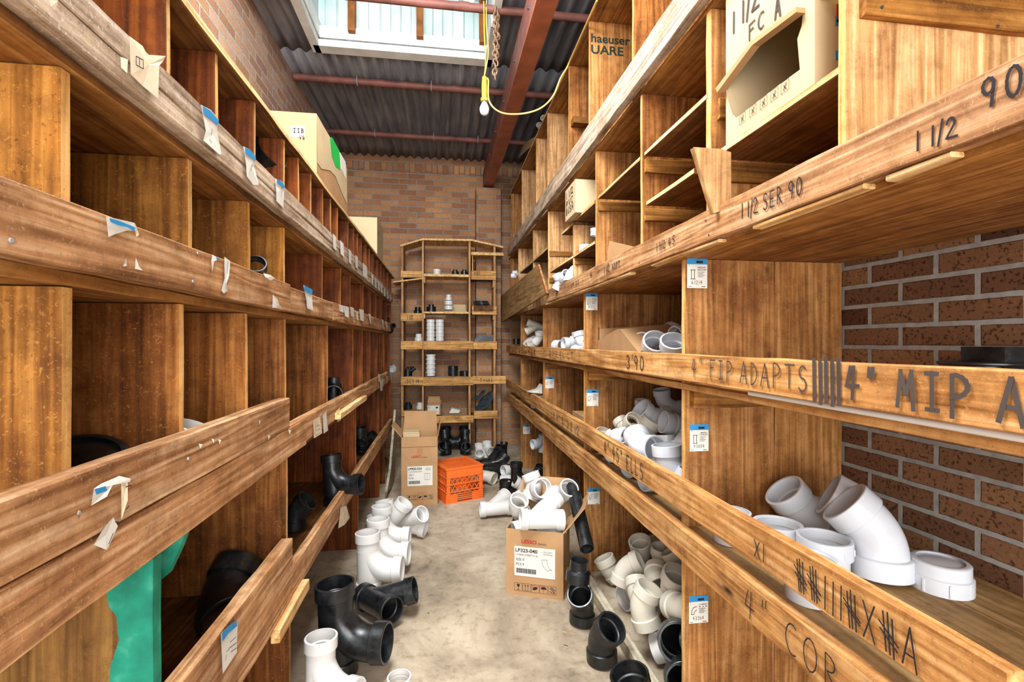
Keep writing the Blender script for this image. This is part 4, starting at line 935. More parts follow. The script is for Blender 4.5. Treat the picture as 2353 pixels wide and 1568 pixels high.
# ---------------------------------------------------------------- right bin above the two low rails
SH = .689
PILE = [
 ('elbow45', .082, C_, 1482, 948, 2.36, (0, .15, -1), (.5, -1, 0), 'white elbow with its hub up, top left of the rail bin pile'),
 ('elbow90', .090, C_, 1542, 925, 2.30, (.2, .1, -1), (.6, -.5, 0), 'white elbow at the very top right of the rail bin pile'),
 ('elbow45', .115, C_, 1506, 968, 2.16, (.9, .1, -.7), (.4, -.4, 1), 'large white elbow sloping left below the topmost ones'),
 ('coupling', .105, C_, 1537, 978, 2.06, (1, 0, -.25), None, 'white coupling with a shiny band against the near divider'),
 ('elbow45', .082, O_, 1432, 986, 2.30, (.2, -.6, -.6), (1, 0, 1), 'white elbow at the far left of the rail bin pile'),
 ('elbow45', .082, O_, 1452, 992, 2.20, (-.6, -.8, .2), (1, .3, .3), 'white elbow with open mouth, second from the left of the pile'),
 ('elbow45', .102, O_, 1488, 1000, 2.12, (-.4, .3, -.8), (1, -.3, 0), 'ivory elbow in the centre of the rail bin pile'),
 ('elbow45', .105, C_, 1440, 1018, 2.02, (-.4, -.85, .3), (1, .3, -.3), 'white elbow whose round mouth faces the camera, left of the pile'),
 ('elbow45', .118, C_, 1492, 1040, 1.95, (-.1, -.75, -.45), (.6, 0, 1), 'white elbow with a wide mouth tipped down, middle of the pile'),
 ('coupling', .085, C_, 1534, 1026, 1.98, (0, .2, 1), None, 'white straight coupling upright near the divider in the pile'),
 ('elbow22', .098, C_, 1556, 1032, 1.88, (.6, .1, 1), (1, 0, 0), 'white bend slanting against the near divider edge'),
 ('elbow45', .118, C_, 1538, 1082, 1.78, (-.7, .2, .6), (1, -.2, .8), 'white elbow low at the near end of the rail bin pile'),
 ('elbow45', .105, O_, 1478, 1064, 1.86, (.5, .6, .3), (1, 0, -.8), 'white elbow half behind the marked rail, near its writing'),
 ('elbow22', .10, C_, 1574, 1098, 1.75, (0, -.2, 1), (1, 0, 0), 'white piece squeezed behind the near divider, low'),
 ('elbow45', .085, C_, 1448, 1048, 1.98, (.2, -.7, .6), (-1, 0, .6), 'white elbow mouth just above the marked rail'),
 ('elbow45', .075, C_, 1398, 1016, 2.34, (.2, -.6, .7), (1, 0, .6), 'small white elbow showing over the marked rail, left end'),
 ('elbow45', .075, O_, 1376, 1008, 2.42, (.6, -.4, .5), (-1, 0, .6), 'small ivory elbow showing over the marked rail, by the far divider'),
 ('elbow45', .10, C_, 1470, 1152, 1.72, (.9, .3, .1), (0, 0, 1), 'white elbow seen in the gap between the two low rails, left'),
 ('elbow45', .10, C_, 1520, 1178, 1.62, (1, .2, -.1), (0, .4, 1), 'white elbow seen in the gap between the two low rails, right'),
 ('elbow45', .09, C_, 1416, 1100, 1.98, (.9, .3, .1), (0, 0, 1), 'white elbow seen in the gap between the two low rails, farthest'),
 ('elbow45', .11, O_, 1508, 1060, 2.08, (.3, .5, .6), (1, 0, 0), 'ivory elbow buried behind the wide mouthed one')]
PL_ = []
for k, D, m, px, py, Y, a, b, lb in PILE: put(k, D, m, px, py, lb, Y=Y, main=a, br=b, bin='R', pile=PL_)
relax(PL_, .80, XR, DY[0] + .03, DY[1], SH, keep=.05, z1=1.13)

# ---------------------------------------------------------------- near right shelf, big fittings
NR = [
 ('elbow45', .128, C_, 1862, 1196, 1.34, (-.9, .4, .1), (.9, -.5, .3), 'white elbow at the back left of the near right shelf'),
 ('elbow45', .135, C_, 1962, 1214, 1.22, (.9, -.7, -.6), (-.6, .2, -1), 'white elbow arching at the back of the near right shelf by the wall'),
 ('elbow45', .140, C_, 2000, 1262, 1.12, (.7, -.5, -.8), (-.6, .3, -.8), 'large white elbow arching down in the middle of the near right shelf')]
NP_ = []
for k, D, m, px, py, Y, a, b, lb in NR: put(k, D, m, px, py, lb, Y=Y, main=a, br=b, pile=NP_)
put('threaded', .128, C_, 1787, 1262, 'white threaded adapter open side up, left one on the near right shelf', zs=SH, Y=1.24, pile=NP_)
put('threaded', .130, C_, 1904, 1275, 'white threaded adapter open side up with a small sticker, centre of the near right shelf', zs=SH, Y=1.13, pile=NP_)
put('threaded', .125, C_, 1862, 1322, 'white threaded adapter mostly hidden behind the marked rail', zs=SH, Y=1.03, pile=NP_)
put('cap', .128, C_, 2136, 1314, 'white capped adapter standing alone on the near right shelf by the brick wall', zs=SH, pile=NP_)
put('coupling', .11, C_, 1682, 1272, 'white coupling standing behind the low rail by the divider', zs=SH, Y=1.36, pile=NP_)
relax(NP_, .80, XR, .6, DY[0], SH, keep=.06)
put('ribadapter', .125, C_, 1832, 818, 'white ribbed adapter on the middle right shelf, left of the touching pair', zs=1.166, Y=1.22)
put('ribadapter', .120, C_, 1935, 818, 'white ribbed adapter on the middle right shelf, right of the touching pair', zs=1.166, Y=1.20)
p = atY(2262, 846, .92)
mb = MB(); mb.box(p.x, p.x + .09, .88, .97, 1.168, 1.29); mb.box(p.x + .0915, p.x + .19, .88, .97, 1.168, 1.288); o = mb.build('vent_box', B_); tag(o, 'black plastic double box on the middle right shelf at the photo edge', 'box')
put('disc', .16, B_, 2258, 838, 'thin black flange lying before the black double box', Y=.93, main=(0, 0, 1))

# ---------------------------------------------------------------- middle right bins (row above the long marked rail)
MR = [
 ('elbow45', .118, C_, 1508, 804, 2.08, (.15, .75, -.55), (1, .3, 0), 'white elbow with round mouth front centre of the carton bin'),
 ('elbow45', .112, C_, 1536, 780, 2.36, (.1, .1, 1), (.8, .4, 0), 'white elbow upright at the back of the carton bin'),
 ('elbow45', .105, C_, 1478, 804, 2.25, (.6, .5, -.4), (0, .5, -1), 'white elbow left in the carton bin beside the torn flap'),
 ('elbow45', .108, C_, 1552, 814, 1.86, (.2, .6, -.75), (1, .2, 0), 'white elbow cut off by the near divider, low in the carton bin'),
 ('coupling', .100, C_, 1566, 772, 2.08, (1, .3, .1), (0, .4, 1), 'white coupling edge-on against the near divider above the rail'),
 ('tee', .092, C_, 1318, 790, 3.05, (0, .05, 1), (-1, -.15, 0), 'white tee upright with side hub left, second bin of the middle row'),
 ('coupling', .09, C_, 1284, 795, 2.95, (.4, -.9, 0), None, 'white coupling lying before the upright white tee'),
 ('tee', .09, C_, 1340, 792, 2.75, (.3, -.6, .2), (0, 0, 1), 'white tee edge half hidden by the far divider of the carton bin'),
 ('wye', .08, O_, 1228, 752, 4.2, (-.8, .2, .3), (0, 0, -1), 'ivory wye on top of the third bin pile'),
 ('elbow45', .085, W_, 1214, 785, 4.0, (.5, -.4, .8), (1, 0, 0), 'white elbow at left of the third bin pile'),
 ('elbow45', .085, W_, 1236, 778, 3.95, (.7, -.3, .7), (-1, 0, .2), 'white elbow slanting right in the third bin pile'),
 ('elbow45', .085, O_, 1224, 792, 3.9, (.9, .1, .1), (0, 0, 1), 'ivory elbow at the bottom of the third bin pile'),
 ('coupling', .075, B_, 1186, 785, 5.1, (0, 0, 1), None, 'black coupling in the last bin of the middle row'),
 ('elbow45', .06, B_, 1172, 790, 5.0, (-.5, 0, .8), (-1, 0, 0), 'small black elbow tilted left in the last bin of the middle row'),
 ('elbow90', .085, C_, 1240, 925, 3.95, (.2, -.4, .8), (1, 0, 0), 'white elbow behind the upper low rail, third bin')]
MP_ = []
for k, D, m, px, py, Y, a, b, lb in MR: put(k, D, m, px, py, lb, Y=Y, main=a, br=b, bin='R', pile=MP_ if py < 830 else None)
for (ya, yb2) in ((DY[0], DY[1]), (DY[1], DY[2]), (DY[2], DY[3]), (DY[3], DY[4])):
    relax([q for q in MP_ if ya < q[2].y < yb2], .80, XR, ya + .03, yb2, 1.167, keep=.05)
# upper right bins
put('cap', .075, C_, 1527, 296, 'white cap on the upper right shelf board, nearer to the stamp', zs=2.056, Y=1.95)
put('cap', .062, C_, 1622, 190, 'white cap half hidden by the doubled divider up right', zs=2.056, Y=1.48)
put('cap', .075, C_, 1345, 560, 'white cap on the slanting small shelf of the far upper bins', zs=1.837, Y=2.75)
put('coupling', .05, C_, 1367, 534, 'thin white coupling beside the divider over the small shelf', Y=2.6)
for k, D, m, px, py, Y, a, b, lb in (
 ('elbow45', .075, C_, 1283, 648, 3.1, (.3, -.3, .8), (-1, 0, 0), 'white elbow left in the small bin above the long rail'),
 ('elbow45', .08, C_, 1300, 640, 3.0, (-.4, -.8, .1), (1, 0, .5), 'white elbow with mouth forward in the small bin above the long rail'),
 ('elbow45', .075, C_, 1314, 630, 2.95, (.2, .2, 1), (1, 0, 0), 'white elbow upright at right in the small bin above the long rail'),
 ('coupling', .055, C_, 1184, 628, 4.9, (.9, -.4, 0), None, 'white coupling in the farthest upper bin'),
 ('coupling', .05, C_, 1180, 634, 4.75, (.9, -.4, 0), None, 'white coupling before the other in the farthest upper bin')):
    put(k, D, m, px, py, lb, Y=Y, main=a, br=b)

# ---------------------------------------------------------------- floor pile in the far right corner
FP = [
 ('combo', .11, B_, 1199, 1068, 4.05, (0, 0, 1), (1, .2, 0), 'black upright wye with ringed hub, front of the far floor pile', 0),
 ('coupling', .118, B_, 1169, 1116, None, (0, 0, 1), None, 'black coupling standing before the far floor pile', 0),
 ('elbow45', .10, W_, 1199, 1115, None, (-.2, .2, 1), (-1, -.2, 0), 'white elbow standing behind the carton beside the black coupling', 0),
 ('coupling', .10, W_, 1232, 1056, 4.35, (0, 0, 1), None, 'white upright coupling against the far right shelving', 0),
 ('coupling', .10, B_, 1240, 1082, 4.15, (.3, -.4, 1), None, 'black coupling under the rails behind the white upright one', None),
 ('elbow45', .10, B_, 1240, 1098, 3.95, (1, -.3, .1), (0, 0, 1), 'black elbow low under the rails near the carton', 0),
 ('tee', .095, C_, 1240, 1020, 4.35, (0, 0, 1), (-1, -.3, .1), 'white tee with side hub in the bin under the rails', None),
 ('elbow90', .105, W_, 1172, 1072, 4.35, (0, 0, 1), (-1, -.5, 0), 'white elbow standing in the middle of the far floor pile', 0),
 ('elbow45', .105, W_, 1164, 1082, 4.22, (.8, -.5, .3), (0, -.4, -1), 'white elbow mouth down at the middle of the far floor pile', 0),
 ('elbow45', .115, O_, 1124, 1079, 4.35, (-.8, .7, .2), (-1, -.4, 0), 'white bend lying by the orange crate with its mouth open', 0),
 ('wye', .13, B_, 1136, 1062, 4.55, (1, .25, .1), (.5, -.8, 0), 'large black wye lying on the floor, front of the black ones', 0),
 ('wye', .12, B_, 1132, 1036, 4.9, (1, .15, .08), (.6, .6, .5), 'large black wye lying on the floor behind the front black one', 0),
 ('elbow45', .115, B_, 1150, 1046, 4.75, (1, -.1, .2), (0, .5, .6), 'black elbow wedged among the lying black wyes', 0.03),
 ('tee', .095, W_, 1101, 1015, 5.2, (0, 0, 1), (0, -1, 0), 'white tee standing right of the shelf upright, left of two', 0.03),
 ('tee', .10, W_, 1126, 1010, 5.15, (0, 0, 1), (.3, -1, 0), 'white tee standing right of the shelf upright, right of two', 0.06),
 ('tee', .085, B_, 1150, 1012, 5.1, (.1, .3, 1), (-.8, -.8, .2), 'black tee with small mouth on top of the far floor pile', 0.06),
 ('combo', .12, B_, 1022, 1022, 5.55, (-.1, .2, 1), (-.2, -1, 0), 'black wye under the back shelving with mouth forward, left one', 0),
 ('combo', .12, B_, 1070, 1022, 5.55, (0, .1, 1), (.05, -1, 0), 'black wye under the back shelving with mouth forward, right one', 0),
 ('combo', .12, B_, 1036, 1010, 5.82, (0, 0, 1), (1, -.2, 0), 'black wye deep in shadow under the back shelving, left', 0),
 ('combo', .12, B_, 1056, 1012, 5.82, (0, 0, 1), (-1, -.1, 0), 'black wye deep in shadow under the back shelving, right', 0),
 ('wye', .115, W_, 1150, 1156, None, (1, .05, .02), (-.55, .9, .35), 'white wye lying on the floor left of the front carton', 0),
 ('elbow45', .105, W_, 1183, 1134, 3.6, (.2, .3, .8), (-1, 0, 0), 'white elbow behind the lying white wye', 0)]
GP_ = []
for k, D, m, px, py, Y, a, b, lb, zs in FP: put(k, D, m, px, py, lb, Y=Y, zs=zs, main=a, br=b, seg=24, pile=GP_ if px > 1090 else None)
relax(GP_, .0, XR, 3.2, YB, .0, keep=.06)

# ---------------------------------------------------------------- things on the back shelving
def put_b(kind, D, mat, px, pybase, label, main=(0, 0, 1), br=(1, 0, 0), dy=.12, group=None):
    z = atY(px, pybase, BY).z; return put(kind, D, mat, px, pybase - 5, label, Y=BY + dy, zs=z, main=main, br=br, seg=20, group=group)
put_b('coupling', .09, W_, 1004, 631, 'white coupling alone on the top board of the back shelving')
put_b('ringstack', .085, B_, 1046, 631, 'black fitting on the top board of the back shelving, left of the pair'); put_b('ringstack', .085, B_, 1067, 631, 'black fitting on the top board of the back shelving, right of the pair')
put_b('ringstack', .11, B_, 991, 717, 'black stepped fitting on the second board, beside the white stack')
put_b('reducer', .09, B_, 960, 720, 'black reducer on the left bay of the back shelving, second row')
put_b('reducer', .095, W_, 962, 784, 'white reducer in the left bay of the back shelving, third row')
z0 = bx(1030, 713).z
for i, t in enumerate(('bottom', 'middle', 'top')):
    put('shortcoupling' if i < 2 else 'reducer', .095 - .02 * (i == 2), W_, 1031, 700, 'white coupling in the tray on the back shelving, %s of three' % t, Y=BY + .1, zs=z0 + .010 + i * .056, seg=20)
mb = MB(); a, b = bx(1021, 717), bx(1074, 684); zb = a.z + .0015
mb.box(a.x, b.x, BY + .03, BY + .29, zb, zb + .004); mb.box(a.x, a.x + .003, BY + .03, BY + .29, zb, b.z - .01); mb.box(b.x - .003, b.x, BY + .03, BY + .29, zb, b.z); mb.box(a.x, b.x, BY + .287, BY + .29, zb, b.z - .06); mb.box(a.x, b.x, BY + .03, BY + .033, zb, zb + .012)
o = mb.build('cardboard_tray', 'card_pale'); tag(o, 'open cardboard tray holding white couplings on the back shelving', 'tray')
z0 = bx(1000, 784).z
for c_, px in (('left', 989.5), ('right', 1010.5)):
    for i, t in enumerate(('bottom', 'middle', 'top')):
        put('coupling', .098, W_, px, 760, 'white coupling in the %s column of the six on the back shelving, %s one' % (c_, t), Y=BY + .12, zs=z0 + .001 + i * .084, seg=20)
z0 = bx(990, 866).z
for i, t in enumerate(('lowest', 'second', 'third', 'fourth', 'topmost')):
    put('ribadapter', .12, W_, 990, 840, 'white ribbed adapter in the pile of five, %s' % t, Y=BY + .12, zs=z0 + .001 + i * .0775 * .64, seg=20) if False else put('lipring', .114, W_, 990, 840, 'white flat coupling in the pile of five, %s' % t, Y=BY + .12, zs=z0 + .001 + i * .0585 * .86, seg=20)
z0 = bx(1040, 866).z
put('shortcoupling', .115, B_, 1041, 855, 'black coupling, lower of two stacked on the fourth row', Y=BY + .12, zs=z0 + .001, seg=20); put('shortcoupling', .115, B_, 1041, 845, 'black coupling, upper of two stacked on the fourth row', Y=BY + .12, zs=z0 + .060, seg=20)
put_b('shortcoupling', .12, B_, 1068, 866, 'black coupling alone right of the stacked two on the fourth row')
put_b('ringstack', .10, B_, 937, 866, 'black stepped fitting in the left bay, fourth row'); put_b('wye', .05, B_, 946, 866, 'small black wye in the left bay, fourth row')
put_b('ringstack', .095, B_, 938, 944, 'black stepped fitting in the left bay above the tall carton')
put_b('reducer', .085, W_, 965, 944, 'white reducer in the left bay above the tall carton')
z0 = bx(1107, 703).z
for i, t in enumerate(('lower', 'middle', 'upper')): put('disc', .20 - .01 * i, 'disc_blue', 1107 - i, 700, 'flat dark blue-grey ring in the right bay, %s of three' % t, Y=BY + .14, zs=z0 + .015 + i * .018, seg=28)
mb = MB(); a, b = bx(1088, 714), bx(1133, 704); mb.box(a.x, b.x, BY - .032, BY - .012, a.z, b.z + .004); o = mb.build('foam_block', 'dirt'); tag(o, 'dark brown block lying on the front rail under the blue-grey rings', 'block')
z0 = bx(1107, 785).z
for i, t in enumerate(('lower', 'middle', 'upper')):
    mb = MB(); a = bx(1091 + 2 * i, 785); mb.box(a.x, a.x + .22 - .01 * i, BY + .03, BY + .2, z0 + .004 + i * .024, z0 + .026 + i * .024); o = mb.build('drain_pan', B_); tag(o, 'flat black plastic pan in the right bay, %s of three' % t, 'pan')
a = bx(1112, 944)
for i in range(3):
    Rm = (.75, -.25, 1.0)
    o = put('disc', .25 if i else .16, 'disc_blue', (1102, 1118, 1112)[i], (908, 916, 928)[i], ('smaller dark ring leaning behind the two large ones, right bay', 'large dark ring leaning in the right bay, rear', 'large dark ring leaning in the right bay, front')[i], Y=BY + .22 - .06 * i, main=(-.66, -.25, .75))
# small white boxes / paper
def carton(name, x0, x1, y0, y1, z0, h, mat='card', open_top=False, t=.004, flaps=(), rz=0, pivot=None, label='', cat='box', inner='card_in'):
    """carton as a thing; base corner x0..x1, y0..y1 in its own frame, origin at pivot; flaps: (side, length, angle deg from horizontal outward)"""
    e = empty(name, (pivot[0], pivot[1], z0), label, cat, rz=rz)
    mb = MB()
    mb.box(x0, x1, y0, y1, 0, t); mb.box(x0, x0 + t, y0, y1, t, h); mb.box(x1 - t, x1, y0, y1, t, h); mb.box(x0 + t, x1 - t, y0, y0 + t, t, h); mb.box(x0 + t, x1 - t, y1 - t, y1, t, h)
    if not open_top: mb.box(x0, x1, y0, y1, h, h + t)
    mb.build('carton_body', mat, e, center=False)
    for (sd, L, an) in flaps:
        f = MB(); a = R(an); dx = {'x0': (-1, 0), 'x1': (1, 0), 'y0': (0, -1), 'y1': (0, 1)}[sd]
        if sd[0] == 'x':
            X = x0 if sd == 'x0' else x1; P = [(X, y0, h), (X, y1, h), (X + dx[0] * L * cos(a), y1 - .01, h + L * sin(a)), (X + dx[0] * L * cos(a), y0 + .01, h + L * sin(a))]
        else:
            Yv = y0 if sd == 'y0' else y1; P = [(x0, Yv, h), (x1, Yv, h), (x1 - .01, Yv + dx[1] * L * cos(a), h + L * sin(a)), (x0 + .01, Yv + dx[1] * L * cos(a), h + L * sin(a))]
        nrm = (Vector(P[1]) - Vector(P[0])).cross(Vector(P[2]) - Vector(P[0])).normalized() * t
        f.poly(P, nrm); f.build('flap', mat, e, center=False)
    return e
def local(e, mb_or, name, mats):  # mesh in the thing's own frame
    return mb_or.build(name, mats, e, center=False)
a, b = bx(981, 955), bx(1012, 930)
E = carton('cardboard_box', 0, b.x - a.x, 0, .20, a.z, b.z - a.z, open_top=True, flaps=(('y1', .07, 80), ('x1', .05, 85)), pivot=(a.x, BY + .02), label='small open carton with a white label on the fifth row of the back shelving')
mb = MB(); w = b.x - a.x; mb.box(.012, w - .015, -.001, 0, .01, .108, 0); mb.box(.10, .125, -.002, -.001, .075, .095, 1); strokes(mb, 'HZ', (.02, -.001, .075), (1, 0, 0), (0, 0, 1), (0, -1, 0), .022, th=.1, mi=1); line(mb, (.03, -.001, .04), (.11, -.001, .038), (0, -1, 0), .004, 1); line(mb, (.04, -.001, .02), (.10, -.001, .02), (0, -1, 0), .003, 1); local(E, mb, 'shipping_label', ['paper', 'ink'])
mb = MB(); a = bx(1032, 952); mb.poly([(a.x, BY + .05, a.z + .004), (a.x + .11, BY + .05, a.z + .004), (a.x + .13, BY + .06, a.z + .03), (a.x + .03, BY + .06, a.z + .055)], (0, .12, 0)); o = mb.build('paper_packet', 'paper'); tag(o, 'crumpled white paper packet beside the small carton on the back shelving', 'paper')
# ================================================================== CARTONS, CRATE, HANGING LAMP
def box_print(e, h, w, code, l2, l3, l4, wy=False):
    """printing and label on the front face (y = 0) of a carton of width w and height h"""
    U, V_ = (1, 0, 0), (0, 0, 1)
    p = lambda u, v: (w * u, -.0005, h * v)
    m = MB(); strokes_ = m
    printed('LESSO', p(.27, code['logo']), U, V_, .018, 'red', m, bold=True, w=w * .27); local(e, m, 'printed_logo', ['red'])
    m = MB(); printed('America', p(.56, code['logo'] - .003), U, V_, .010, 'ink', m, w=w * .15); local(e, m, 'printed_text', ['ink'])
    lx0, lx1, lz0, lz1 = code['label']; m = MB(); m.box(w * lx0, w * lx1, -.0016, -.0004, h * lz0, h * lz1, 0)
    lw, lh = w * (lx1 - lx0), h * (lz1 - lz0); q = lambda u, v: (w * lx0 + lw * u, -.002, h * lz0 + lh * v)
    printed(l2, q(.02, .82), U, V_, lh * .12, 'ink', m, sub=1, w=lw * .55, bold=True)
    printed(l3, q(.03, .70), U, V_, lh * .06, 'ink', m, sub=1, w=lw * .55)
    printed('SIZE ' + l4[0], q(.04, .52), U, V_, lh * .09, 'ink', m, sub=1, w=lw * .22); printed('PCS ' + l4[1], q(.04, .36), U, V_, lh * .09, 'ink', m, sub=1, w=lw * .20)
    printed('PVC DWV', q(.72, .86), U, V_, lh * .05, 'ink', m, sub=1, w=lw * .22); printed('FITTING', q(.72, .78), U, V_, lh * .05, 'ink', m, sub=1, w=lw * .22)
    x = .05
    for k in range(30):
        bw = random.choice((.006, .010, .014)); m.box(w * lx0 + lw * x, w * lx0 + lw * (x + bw), -.0024, -.0016, h * lz0 + lh * .10, h * lz0 + lh * .26, 1); x += bw + .005
    if wy:
        for off in (0, .12):
            pts = [(.68 + off, .62), (.69 + off, .48), (.74 + off, .36), (.82 + off * .8, .26 + off * .3)]
            for i in range(3): line(m, q(*pts[i]), q(*pts[i + 1]), (0, -1, 0), .0012, 1)
        line(m, q(.66, .62), q(.82, .63), (0, -1, 0), .0014, 1); line(m, q(.82, .26), q(.92, .32), (0, -1, 0), .0014, 1)
    else:
        for (a, b, c, d) in ((.68, .3, .68, .62), (.90, .3, .90, .62), (.68, .3, .9, .3), (.68, .62, .9, .62), (.79, .3, .79, .62)): line(m, q(a, b), q(c, d), (0, -1, 0), .0012, 1)
    local(e, m, 'shipping_label', ['paper', 'ink'])
    m = MB(); printed('THIS SIDE UP', p(.44, code['icon'] + .075 + .02), U, V_, .006, 'red', m, w=w * .26); local(e, m, 'printed_text', ['red'])
    m = MB(); s = w * .135; z0 = h * code['icon']
    for k in range(5):
        x0 = w * (.15 + .148 * k); n = (0, -1, 0); c = [(x0, -.0005, z0), (x0 + s, -.0005, z0), (x0 + s, -.0005, z0 + s), (x0, -.0005, z0 + s)]
        for i in range(4): line(m, c[i], c[(i + 1) % 4], n, .0013)
        P = lambda u, v: (x0 + s * u, -.0006, z0 + s * v)
        if k == 0:
            m.add([P(.3, .85), P(.7, .85), P(.65, .55), P(.5, .45), P(.35, .55)], [(0, 1, 2, 3, 4)]); line(m, P(.5, .5), P(.5, .15), n, .002); line(m, P(.3, .14), P(.7, .14), n, .002)
        elif k == 1:
            for u in (.33, .67): line(m, P(u, .15), P(u, .85), n, .0018); m.add([P(u - .12, .68), P(u + .12, .68), P(u, .9)], [(0, 1, 2)])
            line(m, P(.15, .12), P(.85, .12), n, .0015)
        elif k == 2:
            m.add([P(.5 + .34 * cos(t) , .5 + .2 * sin(t) + .1 * cos(t)) for t in [2 * pi * i / 12 for i in range(12)]], [tuple(range(12))]); line(m, P(.15, .8), P(.35, .3), n, .002)
        elif k == 3:
            m.add([P(.5 + .38 * cos(t), .5 + .34 * sin(t)) for t in [pi * i / 8 for i in range(9)]], [tuple(range(9))]); line(m, P(.5, .5), P(.5, .18), n, .0018); line(m, P(.2, .85), P(.3, .95), n, .0015)
        else:
            for (a, b, c_, d) in ((.2, .8, .8, .25), (.35, .9, .9, .5), (.2, .4, .5, .15), (.55, .2, .85, .2)): line(m, P(a, b), P(c_, d), n, .003)
    local(e, m, 'handling_symbols', ['ink'])

# front carton, open, full of white fittings
c0 = atZ(1163, 1364.5, 0); c1 = atZ(1294.5, 1381, 0); ang = math.atan2(c1.y - c0.y, c1.x - c0.x); w = (c1 - c0).length; hgt = .338
E = carton('cardboard_box', 0, w, 0, .27, 0, hgt, open_top=True, flaps=(('y1', .20, 62), ('x1', .17, 52)), rz=ang, pivot=(c0.x, c0.y), label='open brown carton full of white pipe wyes on the floor, right of the aisle')
box_print(E, hgt, w, {'logo': .80, 'label': (.15, .86, .30, .745), 'icon': .07}, 'LP323-040', '1/4 BEND, STREET S x Sp', ('4"', '9'), True)
mb = MB(); mb.box(w, w + .0008, .01, .03, .02, .09); local(E, mb, 'tape_mark', ['red'])
mb = MB(); mb.box(w + .0001, w + .001, .01, .03, .02, .09)
yc = c0.y
CP_ = []
for k, D, px, py, Y, a, b, lb, kz in (
 ('wye', .106, 1247, 1178, 2.40, (1, .0, -.07), (-.6, .55, .6), 'white wye lying on top of the open carton, nearest the camera', 0),
 ('elbow45', .106, 1250, 1132, 2.56, (-.45, -.75, .45), (1, .2, -.4), 'white elbow with its mouth facing the camera at the carton top', 0),
 ('elbow45', .106, 1284, 1130, 2.58, (.75, -.55, .25), (-1, 0, .4), 'white elbow at the right end of the carton top', 0),
 ('elbow45', .104, 1197, 1165, 2.58, (-.5, -.5, .5), (1, .2, 0), 'white elbow at the left end of the carton top', 0),
 ('elbow45', .104, 1222, 1120, 2.68, (.4, .2, .8), (-1, 0, 0), 'white elbow standing at the back of the carton top', 0),
 ('elbow45', .104, 1215, 1215, 2.50, (.8, .2, .05), (0, .3, 1), 'white elbow down inside the open carton, left', 0),
 ('elbow45', .104, 1258, 1218, 2.48, (.9, .1, -.05), (0, .3, 1), 'white elbow down inside the open carton, right', 0)):
    put(k, D, W_, px, py, lb, Y=Y, main=a, br=b, pile=CP_)
relax(CP_, .30, .78, 2.36, 2.9, .18, keep=.08)

# tall carton by the left shelving
c0 = atZ(922, 1164.5, 0); c1 = atZ(1005.5, 1160, 0); ang = math.atan2(c1.y - c0.y, c1.x - c0.x); w = (c1 - c0).length; hgt = .545
E = carton('cardboard_box', 0, w, 0, .26, 0, hgt, open_top=True, flaps=(('y1', .17, 86), ('x1', .12, 80), ('x0', .12, 50)), rz=ang, pivot=(c0.x, c0.y), label='tall brown carton with raised flaps standing beside the orange crate')
box_print(E, hgt, w, {'logo': .70, 'label': (.17, .86, .29, .575), 'icon': .085}, 'LP900-030', '2 COUPLING DWV', ('3"', '60'))
mb = MB(); mb.box(.006, w - .006, -.006, -.001, hgt - .075, hgt + .002); local(E, mb, 'flap', ['card'])
mb = MB(); mb.box(w * .42, w * .60, -.0012, -.0004, hgt - .15, hgt - .077); mb.box(w * .42, w * .60, -.0012, -.0004, 0, .03); local(E, mb, 'packing_tape', ['tape'])
mb = MB(); mb.plank((.02, w * .5, .03, .10, hgt - .02, hgt + .02), 'x'); mb.box(.01, w * .48, .06, .2, hgt - .01, hgt + .03); local(E, mb, 'inner_packing', ['card_pale'])

# orange milk crate, upside down
c0 = atZ(1025, 1160, 0); S_ = .33; Hc = .282
CE = empty('milk_crate', (c0.x, c0.y, 0), 'orange plastic milk crate upside down on the floor at the end of the aisle', 'crate', rz=R(22))
def crate_side():
    m = MB(); t = .006
    m.box(0, S_, 0, t, Hc - .075, Hc - .004); m.box(-.003, S_ + .003, -.005, t, Hc - .012, Hc)
    for z in (Hc - .078, Hc - .135, Hc - .195): m.box(-.002, S_ + .002, -.004, t, z, z + .007)
    for z in (.0, .018, .034, .050, .066): m.box(0, S_, -.003 if z else -.004, t, z, z + .006)
    m.box(0, .10, .001, t - .001, 0, .07); m.box(.23, S_, .001, t - .001, 0, .07)
    m.box(0, .035, 0, t, .07, Hc - .07); m.box(S_ - .035, S_, 0, t, .07, Hc - .07)
    for z0, z1 in ((.075, .135), (.146, .198)):
        n = 6; L = S_ - .07; stp = L / n
        for i in range(-1, n + 1):
            for sg in (1, -1):
                xa = .035 + stp * (i + (0 if sg > 0 else 1)); xb = xa + sg * stp
                for k in range(1):
                    A, B = Vector((xa, .003, z0)), Vector((xb, .003, z1)) 
                    if min(A.x, B.x) < .03 or max(A.x, B.x) > S_ - .03: continue
                    d = (B - A).normalized(); nn = Vector((0, 1, 0)).cross(d) * .0025; m.poly([A - nn, B - nn, B + nn, A + nn], (0, .004, 0))
    return m
m0 = crate_side()
for k in range(4):
    rot = Matrix.Translation((S_ / 2, S_ / 2, 0)) @ Matrix.Rotation(pi / 2 * k, 4, 'Z') @ Matrix.Translation((-S_ / 2, -S_ / 2, 0))
    m = MB(); m.v = [tuple(rot @ Vector(v)) for v in m0.v]; m.f = list(m0.f); m.m = list(m0.m); m.build('side_panel', 'crate', CE, center=False)
m = MB()
for (x0, x1, y0, y1) in ((0, S_, 0, .03), (0, S_, S_ - .03, S_), (0, .03, .03, S_ - .03), (S_ - .03, S_, .03, S_ - .03)): m.box(x0, x1, y0, y1, Hc - .004, Hc + .001)
n = 7; st = (S_ - .06) / n
